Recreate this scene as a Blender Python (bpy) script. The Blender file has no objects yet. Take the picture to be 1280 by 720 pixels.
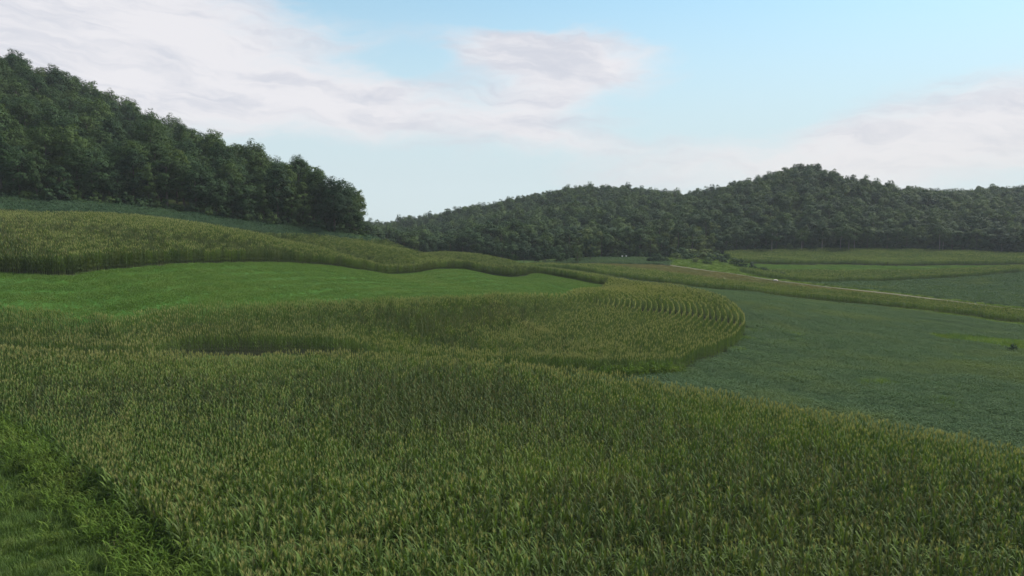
import bpy, math, random
import numpy as np
from mathutils import Vector

rnd = random.Random(7)
rng = np.random.default_rng(11)
scene = bpy.context.scene
COL = scene.collection
R = math.radians

# ------------------------------------------------------------------ camera
CAM_Z, FPX, HORIZON = 16.0, 853.33, 285.0
PITCH = math.atan((360.0 - HORIZON) / FPX)
cam_d = bpy.data.cameras.new("camera")
cam_d.sensor_width = 36.0
cam_d.lens = 24.0
cam_d.clip_start = 0.1
cam_d.clip_end = 20000.0
cam = bpy.data.objects.new("camera", cam_d)
cam.location = (0, 0, CAM_Z)
cam.rotation_euler = (math.pi / 2 - PITCH, 0, 0)
COL.objects.link(cam)
scene.camera = cam

# ------------------------------------------------------------------ sky, sun, exposure
SUN_EL, SUN_AZ = R(50), R(68)           # azimuth measured from +Y (view direction) towards +X
SKY_STRENGTH = 0.114
world = bpy.data.worlds.new("World")
scene.world = world
world.use_nodes = True
world.cycles.sampling_method = "MANUAL"
world.cycles.sample_map_resolution = 256


class NT:
    """small helper for building node trees"""
    def __init__(self, tree):
        self.t = tree

    def n(self, kind, **kw):
        nd = self.t.nodes.new(kind)
        for k, v in kw.items():
            setattr(nd, k, v)
        return nd

    def set(self, sock, v):
        if isinstance(v, bpy.types.NodeSocket):
            self.t.links.new(v, sock)
        else:
            sock.default_value = v

    def m(self, op, a, b=0.0, c=0.0, clamp=False):
        nd = self.n("ShaderNodeMath", operation=op, use_clamp=clamp)
        for i, v in enumerate((a, b, c)):
            self.set(nd.inputs[i], v)
        return nd.outputs[0]

    def mix(self, f, a, b, blend="MIX"):
        nd = self.n("ShaderNodeMix", data_type="RGBA", blend_type=blend)
        self.set(nd.inputs[0], f)
        self.set(nd.inputs[6], a)
        self.set(nd.inputs[7], b)
        return nd.outputs[2]

    def ramp(self, f, lo, hi, smooth=True):
        nd = self.n("ShaderNodeMapRange", interpolation_type="SMOOTHSTEP" if smooth else "LINEAR")
        self.set(nd.inputs[0], f)
        nd.inputs[1].default_value = lo
        nd.inputs[2].default_value = hi
        return nd.outputs[0]

    def noise(self, vec, scale, detail=4, rough=0.55, distort=0.0):
        nd = self.n("ShaderNodeTexNoise")
        if vec is not None:
            self.set(nd.inputs["Vector"], vec)
        nd.inputs["Scale"].default_value = scale
        nd.inputs["Detail"].default_value = detail
        nd.inputs["Roughness"].default_value = rough
        nd.inputs["Distortion"].default_value = distort
        return nd.outputs["Fac"]

    def vec(self, x, y, z):
        nd = self.n("ShaderNodeCombineXYZ")
        for i, v in enumerate((x, y, z)):
            self.set(nd.inputs[i], v)
        return nd.outputs[0]


def build_sky():
    t = world.node_tree
    t.nodes.clear()
    N = NT(t)
    sky = N.n("ShaderNodeTexSky", sky_type="NISHITA")
    sky.sun_disc = False
    sky.sun_elevation = SUN_EL
    sky.sun_rotation = SUN_AZ
    sky.altitude = 300
    sky.air_density = 1.0
    sky.dust_density = 0.6
    sky.ozone_density = 1.0
    tc = N.n("ShaderNodeTexCoord")
    sep = N.n("ShaderNodeSeparateXYZ")
    t.links.new(tc.outputs["Generated"], sep.inputs[0])
    x, y, z = sep.outputs
    az = N.m("ARCTAN2", x, y)
    el = N.m("ARCSINE", z)
    # wind-drawn cloud texture
    wx = N.m("SUBTRACT", N.noise(N.vec(az, N.m("MULTIPLY", el, 2.0), 1.0), 5.0, 3, 0.6), 0.5)
    wy = N.m("SUBTRACT", N.noise(N.vec(az, N.m("MULTIPLY", el, 2.0), 7.0), 6.0, 4, 0.6), 0.5)
    az2 = N.m("MULTIPLY_ADD", wx, 0.14, az)
    el2 = N.m("MULTIPLY_ADD", wy, 0.075, el)
    tilted = N.m("MULTIPLY_ADD", az, 0.10, el2)
    n1 = N.noise(N.vec(az2, N.m("MULTIPLY", el2, 3.2), 0.3), 4.5, 7, 0.60, 0.2)
    n2 = N.noise(N.vec(az2, N.m("MULTIPLY", tilted, 6.5), 4.7), 7.0, 7, 0.62, 0.3)
    n3 = N.noise(N.vec(N.m("MULTIPLY_ADD", el, 1.6, az2), N.m("MULTIPLY_ADD", az, -2.0, N.m("MULTIPLY", el2, 9.0)), 9.1), 11.0, 5, 0.6, 0.0)
    # big cloud banks of this evening, as directions (degrees of azimuth / elevation)
    banks = [(-31, 15.5, 16, 6.0, -6, 1.0), (-24, 10.0, 14, 3.4, -2, 0.55), (-9, 9.4, 14, 2.5, -4, 0.62), (-52, 14, 16, 9, 0, 0.8),
             (3.4, 13.6, 10.5, 2.2, -6, 1.05), (3.0, 10.0, 5, 2.6, 20, 0.50), (4.5, 6.9, 6, 0.7, -8, 0.40),
             (34, 7.2, 14, 3.6, 9, 0.62), (22, 4.8, 20, 2.8, 2, 0.56), (55, 9, 16, 5, 0, 0.5),
             (-8.0, 13.2, 4.0, 1.6, -12, -0.55), (-3, 18.6, 14, 2.2, 0, -0.8), (20, 11.0, 6, 3.0, 0, -0.50),
             (-13, 3.0, 15, 3.0, 0, -0.60), (30, 17.5, 18, 5, 0, -0.7)]
    dens = None
    for (a0, e0, ra, re, tilt, w) in banks:
        ct, st = math.cos(R(tilt)), math.sin(R(tilt))
        da = N.m("SUBTRACT", az2, R(a0))
        de = N.m("SUBTRACT", el2, R(e0))
        q1 = N.m("MULTIPLY_ADD", da, ct, N.m("MULTIPLY", de, st))
        q2 = N.m("MULTIPLY_ADD", de, ct, N.m("MULTIPLY", da, -st))
        q1 = N.m("DIVIDE", q1, R(ra))
        q2 = N.m("DIVIDE", q2, R(re))
        r2 = N.m("MULTIPLY_ADD", q1, q1, N.m("MULTIPLY", q2, q2))
        g = N.m("MULTIPLY", N.m("EXPONENT", N.m("MULTIPLY", r2, -1.0)), w)
        dens = g if dens is None else N.m("ADD", dens, g)
    # elsewhere in the sky: scattered cloud at the same level
    away = N.ramp(N.m("ABSOLUTE", az), R(50), R(75))
    high = N.ramp(el, R(21), R(30))
    dens = N.m("ADD", dens, N.m("MULTIPLY", N.m("MAXIMUM", away, high), 0.35))
    nz = N.m("ADD", N.m("MULTIPLY", N.m("SUBTRACT", n1, 0.5), 0.95), N.m("MULTIPLY", N.m("SUBTRACT", n2, 0.5), 0.60))
    nz = N.m("ADD", nz, N.m("MULTIPLY", N.m("SUBTRACT", n3, 0.5), 0.35))
    cov = N.ramp(N.m("ADD", dens, nz), 0.03, 0.86)
    cov = N.m("MULTIPLY", cov, 0.95)
    thick = N.ramp(N.m("ADD", n2, N.m("MULTIPLY", n1, 0.8)), 0.78, 1.12)
    ccol = N.mix(thick, CLOUD_LIT, CLOUD_GREY)
    lowwarm = N.ramp(el, R(10), R(2))
    ccol = N.mix(N.m("MULTIPLY", lowwarm, 0.5), ccol, CLOUD_LOW)
    blue = N.mix(1.0, sky.outputs[0], SKY_TINT, "MULTIPLY")
    # thin bright veil in the lowest air
    veil = N.ramp(el, R(26), R(3))
    blue = N.mix(N.m("MULTIPLY", veil, 0.93), blue, VEIL)
    col = N.mix(cov, blue, ccol)
    bg = N.n("ShaderNodeBackground")
    t.links.new(col, bg.inputs[0])
    bg.inputs[1].default_value = SKY_STRENGTH
    out = N.n("ShaderNodeOutputWorld")
    t.links.new(bg.outputs[0], out.inputs[0])


SKY_TINT = (0.96, 1.25, 1.10, 1)
CLOUD_LIT, CLOUD_GREY, CLOUD_LOW = (5.1, 4.98, 5.16, 1), (3.95, 4.02, 4.45, 1), (4.95, 4.78, 4.55, 1)
VEIL = (3.75, 4.32, 4.6, 1)
build_sky()

sun_d = bpy.data.lights.new("sun", "SUN")
sun_d.energy = 4.9
sun_d.angle = R(22)
sun_d.color = (1.0, 0.92, 0.80)
sun = bpy.data.objects.new("sun", sun_d)
COL.objects.link(sun)
sdir = Vector((math.sin(SUN_AZ) * math.cos(SUN_EL), math.cos(SUN_AZ) * math.cos(SUN_EL), math.sin(SUN_EL)))
sun.rotation_euler = sdir.to_track_quat("Z", "Y").to_euler()
sun.location = (0, 0, 200)

scene.view_settings.view_transform = "Standard"
scene.view_settings.look = "None"
scene.view_settings.gamma = 1.0
scene.view_settings.use_curve_mapping = False
scene.view_settings.exposure = 0.58
scene.render.engine = "CYCLES"
scene.cycles.use_denoising = True
scene.cycles.max_bounces = 4
scene.cycles.diffuse_bounces = 2
scene.cycles.transmission_bounces = 3
scene.cycles.volume_bounces = 0
scene.cycles.use_adaptive_sampling = False


# ------------------------------------------------------------------ materials
def principled(name, build, rough=0.7, spec=0.3, transl=0.0):
    """build(N) -> colour socket; transl: share of light a leaf lets through"""
    mat = bpy.data.materials.new(name)
    mat.use_nodes = True
    t = mat.node_tree
    t.nodes.clear()
    N = NT(t)
    col = build(N)
    bs = N.n("ShaderNodeBsdfPrincipled")
    N.set(bs.inputs["Base Color"], col)
    bs.inputs["Roughness"].default_value = rough
    bs.inputs["Specular IOR Level"].default_value = spec
    out = N.n("ShaderNodeOutputMaterial")
    if transl > 0:
        tr = N.n("ShaderNodeBsdfTranslucent")
        N.set(tr.inputs[0], N.mix(1.0, col, (1.25, 1.25, 0.55, 1), "MULTIPLY"))
        mx = N.n("ShaderNodeMixShader")
        mx.inputs[0].default_value = transl
        t.links.new(bs.outputs[0], mx.inputs[1])
        t.links.new(tr.outputs[0], mx.inputs[2])
        t.links.new(mx.outputs[0], out.inputs[0])
    else:
        t.links.new(bs.outputs[0], out.inputs[0])
    return mat


def leafmat(name, c1, c2, c3=None, transl=0.25, rough=0.55, spec=0.35, patch=0.0, fine=3.0):
    """leaf colour: differs per plant, per patch of ground and leaf by leaf"""
    def b(N):
        oi = N.n("ShaderNodeObjectInfo")
        geo = N.n("ShaderNodeNewGeometry")
        nz = N.noise(geo.outputs["Position"], fine, 2, 0.6)
        f = N.m("MULTIPLY_ADD", oi.outputs["Random"], 0.75, N.m("MULTIPLY", nz, 0.4))
        f = N.ramp(f, 0.25, 0.95, False)
        col = N.mix(f, c1 + (1,), c2 + (1,))
        if c3 is not None:
            big = N.noise(geo.outputs["Position"], patch, 4, 0.6)
            col = N.mix(N.m("MULTIPLY", N.ramp(big, 0.48, 0.70), 0.85), col, c3 + (1,))
        return col
    return principled(name, b, rough, spec, transl)


def groundmat(name, c1, c2, c3, s1, s2, rough=0.95, bump=0.0):
    def b(N):
        geo = N.n("ShaderNodeNewGeometry")
        a = N.noise(geo.outputs["Position"], s1, 5, 0.65)
        c = N.noise(geo.outputs["Position"], s2, 3, 0.6)
        col = N.mix(N.ramp(a, 0.35, 0.65), c1 + (1,), c2 + (1,))
        return N.mix(N.m("MULTIPLY", N.ramp(c, 0.45, 0.7), 0.7), col, c3 + (1,))
    return principled(name, b, rough, 0.1)


M = {}
M["soil"] = groundmat("soil", (0.018, 0.022, 0.010), (0.014, 0.020, 0.008), (0.024, 0.026, 0.013), 1.5, 0.08)
M["grassland"] = groundmat("grassland", (0.030, 0.062, 0.015), (0.040, 0.075, 0.018), (0.055, 0.060, 0.022), 1.2, 0.05)
M["hay"] = groundmat("hay", (0.030, 0.085, 0.014), (0.040, 0.105, 0.018), (0.034, 0.080, 0.020), 0.9, 0.05)
M["ripe"] = groundmat("ripe", (0.085, 0.090, 0.036), (0.110, 0.105, 0.048), (0.070, 0.085, 0.032), 0.9, 0.05)
M["soy_ground"] = groundmat("soy_ground", (0.030, 0.060, 0.030), (0.022, 0.045, 0.022), (0.035, 0.060, 0.028), 1.5, 0.06)
M["gravel"] = groundmat("gravel", (0.082, 0.082, 0.048), (0.105, 0.100, 0.066), (0.060, 0.072, 0.034), 1.2, 0.12)
M["corn_leaf"] = leafmat("corn_leaf", (0.050, 0.090, 0.022), (0.092, 0.142, 0.033), (0.114, 0.164, 0.040), 0.30, 0.65, 0.12, 0.035, 2.0)
M["corn_stalk"] = leafmat("corn_stalk", (0.070, 0.105, 0.030), (0.095, 0.115, 0.035), transl=0)
M["tassel"] = leafmat("tassel", (0.230, 0.240, 0.095), (0.330, 0.320, 0.140), (0.255, 0.268, 0.102), 0.3, 0.8, 0.1, 0.05)
M["dull_leaf"] = leafmat("dull_leaf", (0.040, 0.066, 0.022), (0.070, 0.098, 0.032), (0.082, 0.106, 0.036), 0.28, 0.65, 0.12, 0.035, 2.0)
M["dull_tassel"] = leafmat("dull_tassel", (0.110, 0.108, 0.052), (0.165, 0.150, 0.075), (0.12, 0.125, 0.055), 0.3, 0.8, 0.1, 0.05)
M["soy_leaf"] = leafmat("soy_leaf", (0.056, 0.098, 0.050), (0.076, 0.120, 0.062), (0.094, 0.130, 0.048), 0.22, 0.8, 0.04, 0.05)
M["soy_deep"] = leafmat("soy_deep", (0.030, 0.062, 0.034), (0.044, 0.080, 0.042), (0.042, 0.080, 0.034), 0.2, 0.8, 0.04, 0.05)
M["grass_blade"] = leafmat("grass_blade", (0.060, 0.122, 0.019), (0.092, 0.162, 0.028), (0.106, 0.164, 0.034), 0.3, 0.6, 0.2, 0.06)
M["turf_blade"] = leafmat("turf_blade", (0.038, 0.078, 0.014), (0.068, 0.118, 0.022), (0.092, 0.132, 0.030), 0.3, 0.6, 0.2, 0.5)
M["weed_leaf"] = leafmat("weed_leaf", (0.058, 0.110, 0.018), (0.092, 0.150, 0.026), (0.110, 0.140, 0.034), 0.35, 0.7, 0.08, 0.35)
M["dry_weed"] = leafmat("dry_weed", (0.095, 0.090, 0.036), (0.14, 0.12, 0.05), transl=0.2, rough=0.8)
M["rank_grass"] = leafmat("rank_grass", (0.10, 0.17, 0.025), (0.14, 0.20, 0.04), transl=0.3)
M["tree_leaf"] = leafmat("tree_leaf", (0.015, 0.038, 0.012), (0.054, 0.090, 0.024), transl=0.22, rough=0.7, spec=0.12, fine=0.9)
M["pale_leaf"] = leafmat("pale_leaf", (0.044, 0.074, 0.020), (0.082, 0.108, 0.028), transl=0.22, rough=0.7, spec=0.1, fine=0.9)
M["deep_leaf"] = leafmat("deep_leaf", (0.013, 0.034, 0.013), (0.030, 0.062, 0.020), transl=0.15, rough=0.7, spec=0.12, fine=0.9)
M["bark"] = groundmat("bark", (0.060, 0.050, 0.040), (0.090, 0.075, 0.060), (0.05, 0.055, 0.04), 3.0, 0.6)
M["pale_bark"] = groundmat("pale_bark", (0.15, 0.145, 0.125), (0.20, 0.19, 0.17), (0.11, 0.10, 0.09), 1.5, 0.5)
M["white_paint"] = groundmat("white_paint", (0.75, 0.74, 0.72), (0.68, 0.67, 0.64), (0.6, 0.58, 0.54), 2.0, 1.0, 0.6)
M["old_wood"] = groundmat("old_wood", (0.05, 0.042, 0.035), (0.07, 0.06, 0.05), (0.04, 0.035, 0.03), 4.0, 1.0)
M["stone"] = groundmat("stone", (0.40, 0.37, 0.32), (0.33, 0.30, 0.26), (0.25, 0.23, 0.2), 3.0, 1.0)


# ------------------------------------------------------------------ mesh helpers
def mesh_from(name, V, F, mats, midx=None, smooth=False):
    me = bpy.data.meshes.new(name)
    me.from_pydata([tuple(v) for v in np.asarray(V, float).tolist()], [], [tuple(f) for f in F])
    for m_ in mats:
        me.materials.append(m_)
    if midx is not None:
        me.polygons.foreach_set("material_index", np.asarray(midx, np.int32))
    if smooth:
        me.polygons.foreach_set("use_smooth", np.ones(len(me.polygons), bool))
    me.update()
    return me


def link(name, me, parent=None, loc=None):
    o = bpy.data.objects.new(name, me)
    COL.objects.link(o)
    if parent is not None:
        o.parent = parent
    if loc is not None:
        o.location = loc
    return o


def tag(o, label=None, cat=None, group=None, kind=None):
    if label:
        o["label"] = label
    if cat:
        o["category"] = cat
    if group:
        o["group"] = group
    if kind:
        o["kind"] = kind
    return o


class MB:
    def __init__(self):
        self.V, self.F, self.I, self.n = [], [], [], 0

    def add(self, V, F, mi=0):
        V = np.asarray(V, float)
        self.V.append(V)
        k = self.n
        for f in F:
            self.F.append(tuple(i + k for i in f))
            self.I.append(mi)
        self.n += len(V)

    def mesh(self, name, mats, smooth=False):
        return mesh_from(name, np.concatenate(self.V), self.F, mats, self.I, smooth)


def tube(pts, rad, sides=5):
    """tapered tube along a list of points"""
    pts = np.asarray(pts, float)
    V, F = [], []
    for i, p in enumerate(pts):
        d = pts[min(i + 1, len(pts) - 1)] - pts[max(i - 1, 0)]
        d = d / (np.linalg.norm(d) + 1e-9)
        a = np.cross(d, (0.31, 0.95, 0.02) if abs(d[2]) > 0.5 else (0, 0, 1))
        a /= np.linalg.norm(a) + 1e-9
        b = np.cross(d, a)
        for k in range(sides):
            th = 2 * math.pi * k / sides
            V.append(p + rad[i] * (a * math.cos(th) + b * math.sin(th)))
    for i in range(len(pts) - 1):
        for k in range(sides):
            k2 = (k + 1) % sides
            F.append((i * sides + k, i * sides + k2, (i + 1) * sides + k2, (i + 1) * sides + k))
    F.append(tuple(range((len(pts) - 1) * sides, len(pts) * sides)))
    return np.array(V), F


def blade(L, W, el0, el1, seg=5, bend=0.0, wid0=0.6):
    """an arching leaf blade from the origin outwards along +X; el0/el1 start and end slope (degrees)"""
    V, F = [], []
    p = np.zeros(3)
    az = 0.0
    for i in range(seg + 1):
        t = i / seg
        e = R(el0 + (el1 - el0) * t ** 1.3)
        d = np.array([math.cos(e) * math.cos(az), math.cos(e) * math.sin(az), math.sin(e)])
        s = np.array([-math.sin(az), math.cos(az), 0])
        w = W * 0.5 * min(wid0 + 2.2 * t, 1.0) * (1 - max(0.0, (t - 0.45) / 0.55) ** 1.6)
        V += [p + s * w, p - s * w]
        p = p + d * (L / seg)
        az += bend / seg
    for i in range(seg):
        F.append((2 * i, 2 * i + 1, 2 * i + 3, 2 * i + 2))
    return np.array(V), F


def rotz(V, a):
    c, s = math.cos(a), math.sin(a)
    return np.stack([V[:, 0] * c - V[:, 1] * s, V[:, 0] * s + V[:, 1] * c, V[:, 2]], 1)


# ------------------------------------------------------------------ where things stand
CP, SP = math.cos(PITCH), math.sin(PITCH)


def pos(u, v, Y):
    """world point at forward distance Y seen at photo pixel (u, v)"""
    a, b = (u - 640.0) / FPX, (360.0 - v) / FPX
    s = Y / (CP + b * SP)
    return np.array([s * a, Y, CAM_Z + s * (-SP + b * CP)])


def gx(u, Y):
    return (u - 640.0) / FPX * Y * 1.002


CORN_H = 2.4
ctrl = []


def line(pts, top=False):
    """boundary on the ground; the heights that it implies shape the land"""
    out = []
    for (u, v, Y) in pts:
        p = pos(u, v, Y)
        if top:
            p[2] -= CORN_H
        ctrl.append(p)
        out.append(p[:2])
    return out


def spot(u, v, Y, below=0.0):
    p = pos(u, v, Y)
    p[2] -= below
    ctrl.append(p)
    return p[:2]


def fixed(x, y, z):
    ctrl.append(np.array([x, y, z], float))


E_near = line([(0, 545, 51.5), (80, 602, 43), (160, 668, 35.8), (230, 724, 31)])
E_far = line([(0, 430, 68), (200, 440, 72), (450, 437, 76), (640, 452, 72), (830, 480, 66), (1050, 517, 55), (1280, 562, 46.5)], True)
C_near = line([(0, 456, 71), (185, 461, 75.5), (235, 449, 80.5), (320, 446, 84), (430, 446, 84), (480, 460, 79.5), (560, 468, 78), (640, 474, 76.5), (740, 476, 77), (800, 474, 79)])
C_right = line([(848, 470, 83), (873, 458, 90), (907, 446, 98), (928, 428, 110), (932, 414, 121)])
C_back = line([(926, 386, 130), (905, 371, 141), (880, 362.5, 152), (850, 357, 163), (800, 351, 180), (770, 347.5, 195),
               (740, 344.5, 214), (700, 340, 236)], True)
B_near = line([(0, 379, 80), (250, 377, 90), (450, 374, 108), (600, 368, 124), (660, 368, 132), (705, 367, 143),
               (718, 361, 155), (752, 359, 168)], True)
B_far = line([(0, 342, 97), (130, 338, 107), (247, 330, 126), (375, 330.5, 153), (442, 337, 164), (492, 343, 176), (530, 339, 186),
              (552, 336.5, 192), (580, 336.5, 197), (597, 340, 198), (620, 345, 198), (642, 348, 198), (659, 345, 204),
              (672, 342, 212), (690, 345, 208), (720, 350, 198), (750, 357, 186)])
A_top = line([(0, 264, 165), (130, 267, 176), (200, 274, 188), (260, 281.5, 200), (300, 286, 207), (360, 292, 217), (430, 297.5, 229), (462, 300, 236)], True)
W_edge = line([(0, 248, 185), (100, 253, 195), (200, 262, 208), (300, 277, 220), (400, 288, 232), (462, 295, 241)])
# rolls in the upper corn field
for u, v, Y in [(180, 274, 164), (240, 280.5, 168), (300, 290, 168), (350, 301, 168), (395, 309, 169), (430, 318, 171), (468, 330, 173), (440, 303, 222), (515, 312, 222), (571, 326, 212),
                (560, 315, 275), (600, 318, 272), (640, 331, 252), (130, 280, 150)]:
    spot(u, v, Y, CORN_H)
F_near = line([(780, 350, 240), (830, 356.5, 224), (880, 362.5, 210), (895, 364, 205), (970, 372, 200), (1060, 382, 190), (1129, 388, 182),
               (1218, 399, 172), (1280, 407, 165)])
ROAD = line([(800, 327, 325), (855, 334, 300), (915, 342, 268), (970, 351, 247), (1060, 361.5, 232), (1160, 373, 215), (1280, 387, 200)])
H_near = line([(1000, 354, 262), (1060, 354, 272), (1130, 352, 285), (1220, 347, 295), (1280, 342, 302)])
I_near = line([(940, 341, 300), (1060, 343, 312), (1180, 342, 318), (1280, 337, 326)])
J_near = line([(920, 329, 340), (1060, 331, 345), (1180, 332, 345), (1280, 331, 345)])
FAR_EDGE = line([(740, 322, 350), (800, 322, 360), (850, 320, 370), (900, 318, 392), (1000, 315, 402), (1100, 315, 402), (1200, 316.5, 398), (1280, 320, 388)])
K_near = line([(690, 337, 275), (760, 337, 280), (830, 336, 290)])
spot(640, 328, 325)
spot(600, 322, 335)
for x, y, z in [  # near land and the sides
        (0, 0, 0.3), (-60, 0, 2), (60, 0, -2), (0, -60, 0), (25, 20, -0.8), (-25, 30, 0.6), (-60, 30, 2.5), (-90, 60, 6), (-120, 0, 8), (120, 0, -5), (100, 90, -5.5),
        (200, 100, -8), (230, 170, -8.5), (160, 60, -6.5), (-110, 110, 14), (-150, 120, 19), (-190, 160, 30), (-260, 120, 45), (-260, 0, 30),
        (-300, -100, 30), (300, -100, -10), (350, 100, -4), (300, 220, -7), (380, 320, 6), (45, 110, -3.2), (70, 130, -4.5), (75, 80, -3.4),
        # wooded hill on the left
        (gx(0, 300), 300, 75), (gx(100, 296), 296, 58), (gx(200, 290), 290, 42), (gx(300, 276), 276, 31), (gx(400, 262), 262, 19), (gx(455, 255), 255, 12.5),
        (-330, 300, 84), (-300, 200, 62), (-380, 400, 96), (-280, 400, 80), (-160, 400, 34), (-100, 330, 18), (-450, 200, 90), (-500, 500, 90), (-200, 520, 30),
        (gx(0, 240), 240, 47), (gx(200, 248), 248, 32),
        # valley behind
        (gx(480, 300), 300, 0.5), (gx(540, 340), 340, -1.5), (gx(470, 360), 360, -2), (gx(420, 420), 420, 0), (gx(560, 300), 300, 1.5), (gx(640, 290), 290, -1.5), (gx(500, 262), 262, 5.5),
        (gx(245, 184), 184, 14.0), (gx(300, 188), 188, 9.2), (gx(350, 190), 190, 6.9), (gx(395, 190), 190, 4.9), (gx(430, 190), 190, 3.4), (gx(470, 190), 190, 2.0), (gx(545, 242), 242, 1.2), (gx(590, 236), 236, -0.8),
        # far hills
        (gx(470, 560), 560, -6), (gx(520, 590), 590, 3), (gx(545, 600), 600, 9.5), (gx(570, 610), 610, 15), (gx(620, 625), 625, 23), (gx(670, 640), 640, 29),
        (gx(700, 645), 645, 36), (gx(760, 650), 650, 39), (gx(830, 645), 645, 34.5), (gx(880, 620), 620, 30), (gx(920, 590), 590, 38.5), (gx(960, 570), 570, 44.5),
        (gx(995, 560), 560, 52.5), (gx(1030, 562), 562, 46), (gx(1060, 570), 570, 38), (gx(1120, 590), 590, 33), (gx(1180, 600), 600, 30), (gx(1240, 605), 605, 34.5), (gx(1280, 605), 605, 36),
        (gx(1450, 600), 600, 42), (gx(900, 470), 470, 18), (gx(1000, 470), 470, 23), (gx(1100, 470), 470, 17), (gx(1200, 470), 470, 14), (gx(1280, 470), 470, 14),
        (gx(800, 470), 470, 13), (gx(700, 470), 470, 12), (gx(600, 470), 470, 5), (gx(520, 470), 470, -1), (gx(1400, 470), 470, 16),
        (gx(750, 560), 560, 28), (gx(880, 540), 540, 24), (gx(620, 550), 550, 14),
        (-100, 750, 10), (0, 780, 20), (150, 800, 26), (300, 780, 25), (450, 760, 28), (650, 700, 36), (700, 400, 14), (600, 150, 10), (-400, 800, 60), (800, 900, 20), (0, 1000, 8), (-500, 1000, 40)]:
    fixed(x, y, z)

CT = np.array(ctrl)
SC = 100.0


def tps_fit(P, z, lam=2e-3):
    n = len(P)
    d = np.linalg.norm(P[:, None] - P[None], axis=2)
    K = np.where(d > 0, d * d * np.log(np.maximum(d, 1e-9)), 0) + lam * np.eye(n)
    A = np.zeros((n + 3, n + 3))
    A[:n, :n] = K
    A[:n, n] = 1
    A[:n, n + 1:] = P
    A[n, :n] = 1
    A[n + 1:, :n] = P.T
    return np.linalg.solve(A, np.concatenate([z, np.zeros(3)]))


TP = CT[:, :2] / SC
TW = tps_fit(TP, CT[:, 2])


def height(x, y):
    q = np.stack([np.atleast_1d(np.asarray(x, float)), np.atleast_1d(np.asarray(y, float))], 1)
    out = np.empty(len(q))
    for i in range(0, len(q), 20000):
        s = q[i:i + 20000] / SC
        d2 = ((s[:, None] - TP[None]) ** 2).sum(2)
        K = 0.5 * d2 * np.log(np.maximum(d2, 1e-12))
        out[i:i + 20000] = K @ TW[:-3] + TW[-3] + s @ TW[-2:]
    r = np.hypot(q[:, 0] - 50, q[:, 1] - 350)
    f = np.clip((r - 700) / 500, 0, 1)
    out = out * (1 - f) + 10 * f
    out += 0.10 * np.sin(q[:, 0] / 5.3 + 1) * np.sin(q[:, 1] / 6.1) + 0.06 * np.sin(q[:, 0] / 2.3 + q[:, 1] / 3.1)
    return out


def h1(x, y):
    return float(height(x, y)[0])


# ------------------------------------------------------------------ outlines of the fields
def dense(pts, step=1.0):
    """smooth curve through points"""
    P = np.asarray(pts, float)
    Q = np.concatenate([[2 * P[0] - P[1]], P, [2 * P[-1] - P[-2]]])
    out = []
    for i in range(1, len(Q) - 2):
        p0, p1, p2, p3 = Q[i - 1], Q[i], Q[i + 1], Q[i + 2]
        n = max(2, int(np.linalg.norm(p2 - p1) / step))
        t = np.linspace(0, 1, n, endpoint=False)[:, None]
        out.append(0.5 * ((2 * p1) + (-p0 + p2) * t + (2 * p0 - 5 * p1 + 4 * p2 - p3) * t ** 2 + (-p0 + 3 * p1 - 3 * p2 + p3) * t ** 3))
    out.append(P[-1:])
    C = np.concatenate(out)
    s = np.concatenate([[0], np.cumsum(np.linalg.norm(np.diff(C, axis=0), axis=1))])
    m_ = max(2, int(s[-1] / step))
    ss = np.linspace(0, s[-1], m_)
    return np.stack([np.interp(ss, s, C[:, 0]), np.interp(ss, s, C[:, 1])], 1)


def inside(P, poly):
    x, y = P[:, 0], P[:, 1]
    a = np.asarray(poly)
    b = np.roll(a, -1, axis=0)
    res = np.zeros(len(P), bool)
    for (x1, y1), (x2, y2) in zip(a, b):
        if y1 == y2:
            continue
        c = ((y1 > y) != (y2 > y)) & (x < (x2 - x1) * (y - y1) / (y2 - y1) + x1)
        res ^= c
    return res


def dist_to(P, curve):
    out = np.full(len(P), 1e9)
    for i in range(0, len(P), 20000):
        s = P[i:i + 20000]
        out[i:i + 20000] = np.sqrt(((s[:, None] - curve[None]) ** 2).sum(2).min(1))
    return out


ext = lambda p, d: (p[0] + d[0], p[1] + d[1])
e_near = dense([ext(E_near[0], (-45, 26))] + E_near + [(-9, 24.2), (0, 15), (12, 3)])
e_far = dense([ext(E_far[0], (-45, 8))] + E_far + [(55, 26), (75, 5)])
c_out = dense([ext(C_near[0], (-50, 4))] + C_near + C_right + C_back + [(gx(655, 255), 258), (gx(620, 275), 282), (gx(560, 285), 292)])
b_near = dense([ext(B_near[0], (-60, 4))] + B_near)
b_far = dense([ext(B_far[0], (-60, -4))] + B_far)
a_top = dense([ext(A_top[0], (-80, -10))] + A_top + [(gx(500, 250), 250), (gx(540, 285), 290)])
w_edge = dense([ext(W_edge[0], (-90, -14))] + W_edge)
f_near = dense([(gx(640, 292), 300), (gx(710, 262), 268)] + F_near + [ext(F_near[-1], (60, -25))])
road = dense(ROAD + [ext(ROAD[-1], (60, -22))])
h_near = dense([(gx(960, 256), 258)] + H_near + [ext(H_near[-1], (60, 4))])
i_near = dense([(gx(925, 290), 290)] + I_near + [ext(I_near[-1], (60, 6))])
j_near = dense(J_near + [ext(J_near[-1], (60, 0))])
far_edge = dense([(gx(470, 330), 330), (gx(540, 338), 338), (gx(640, 336), 336)] + FAR_EDGE + [ext(FAR_EDGE[-1], (80, -12))])
k_near = dense([(gx(640, 300), 305)] + K_near)

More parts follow.
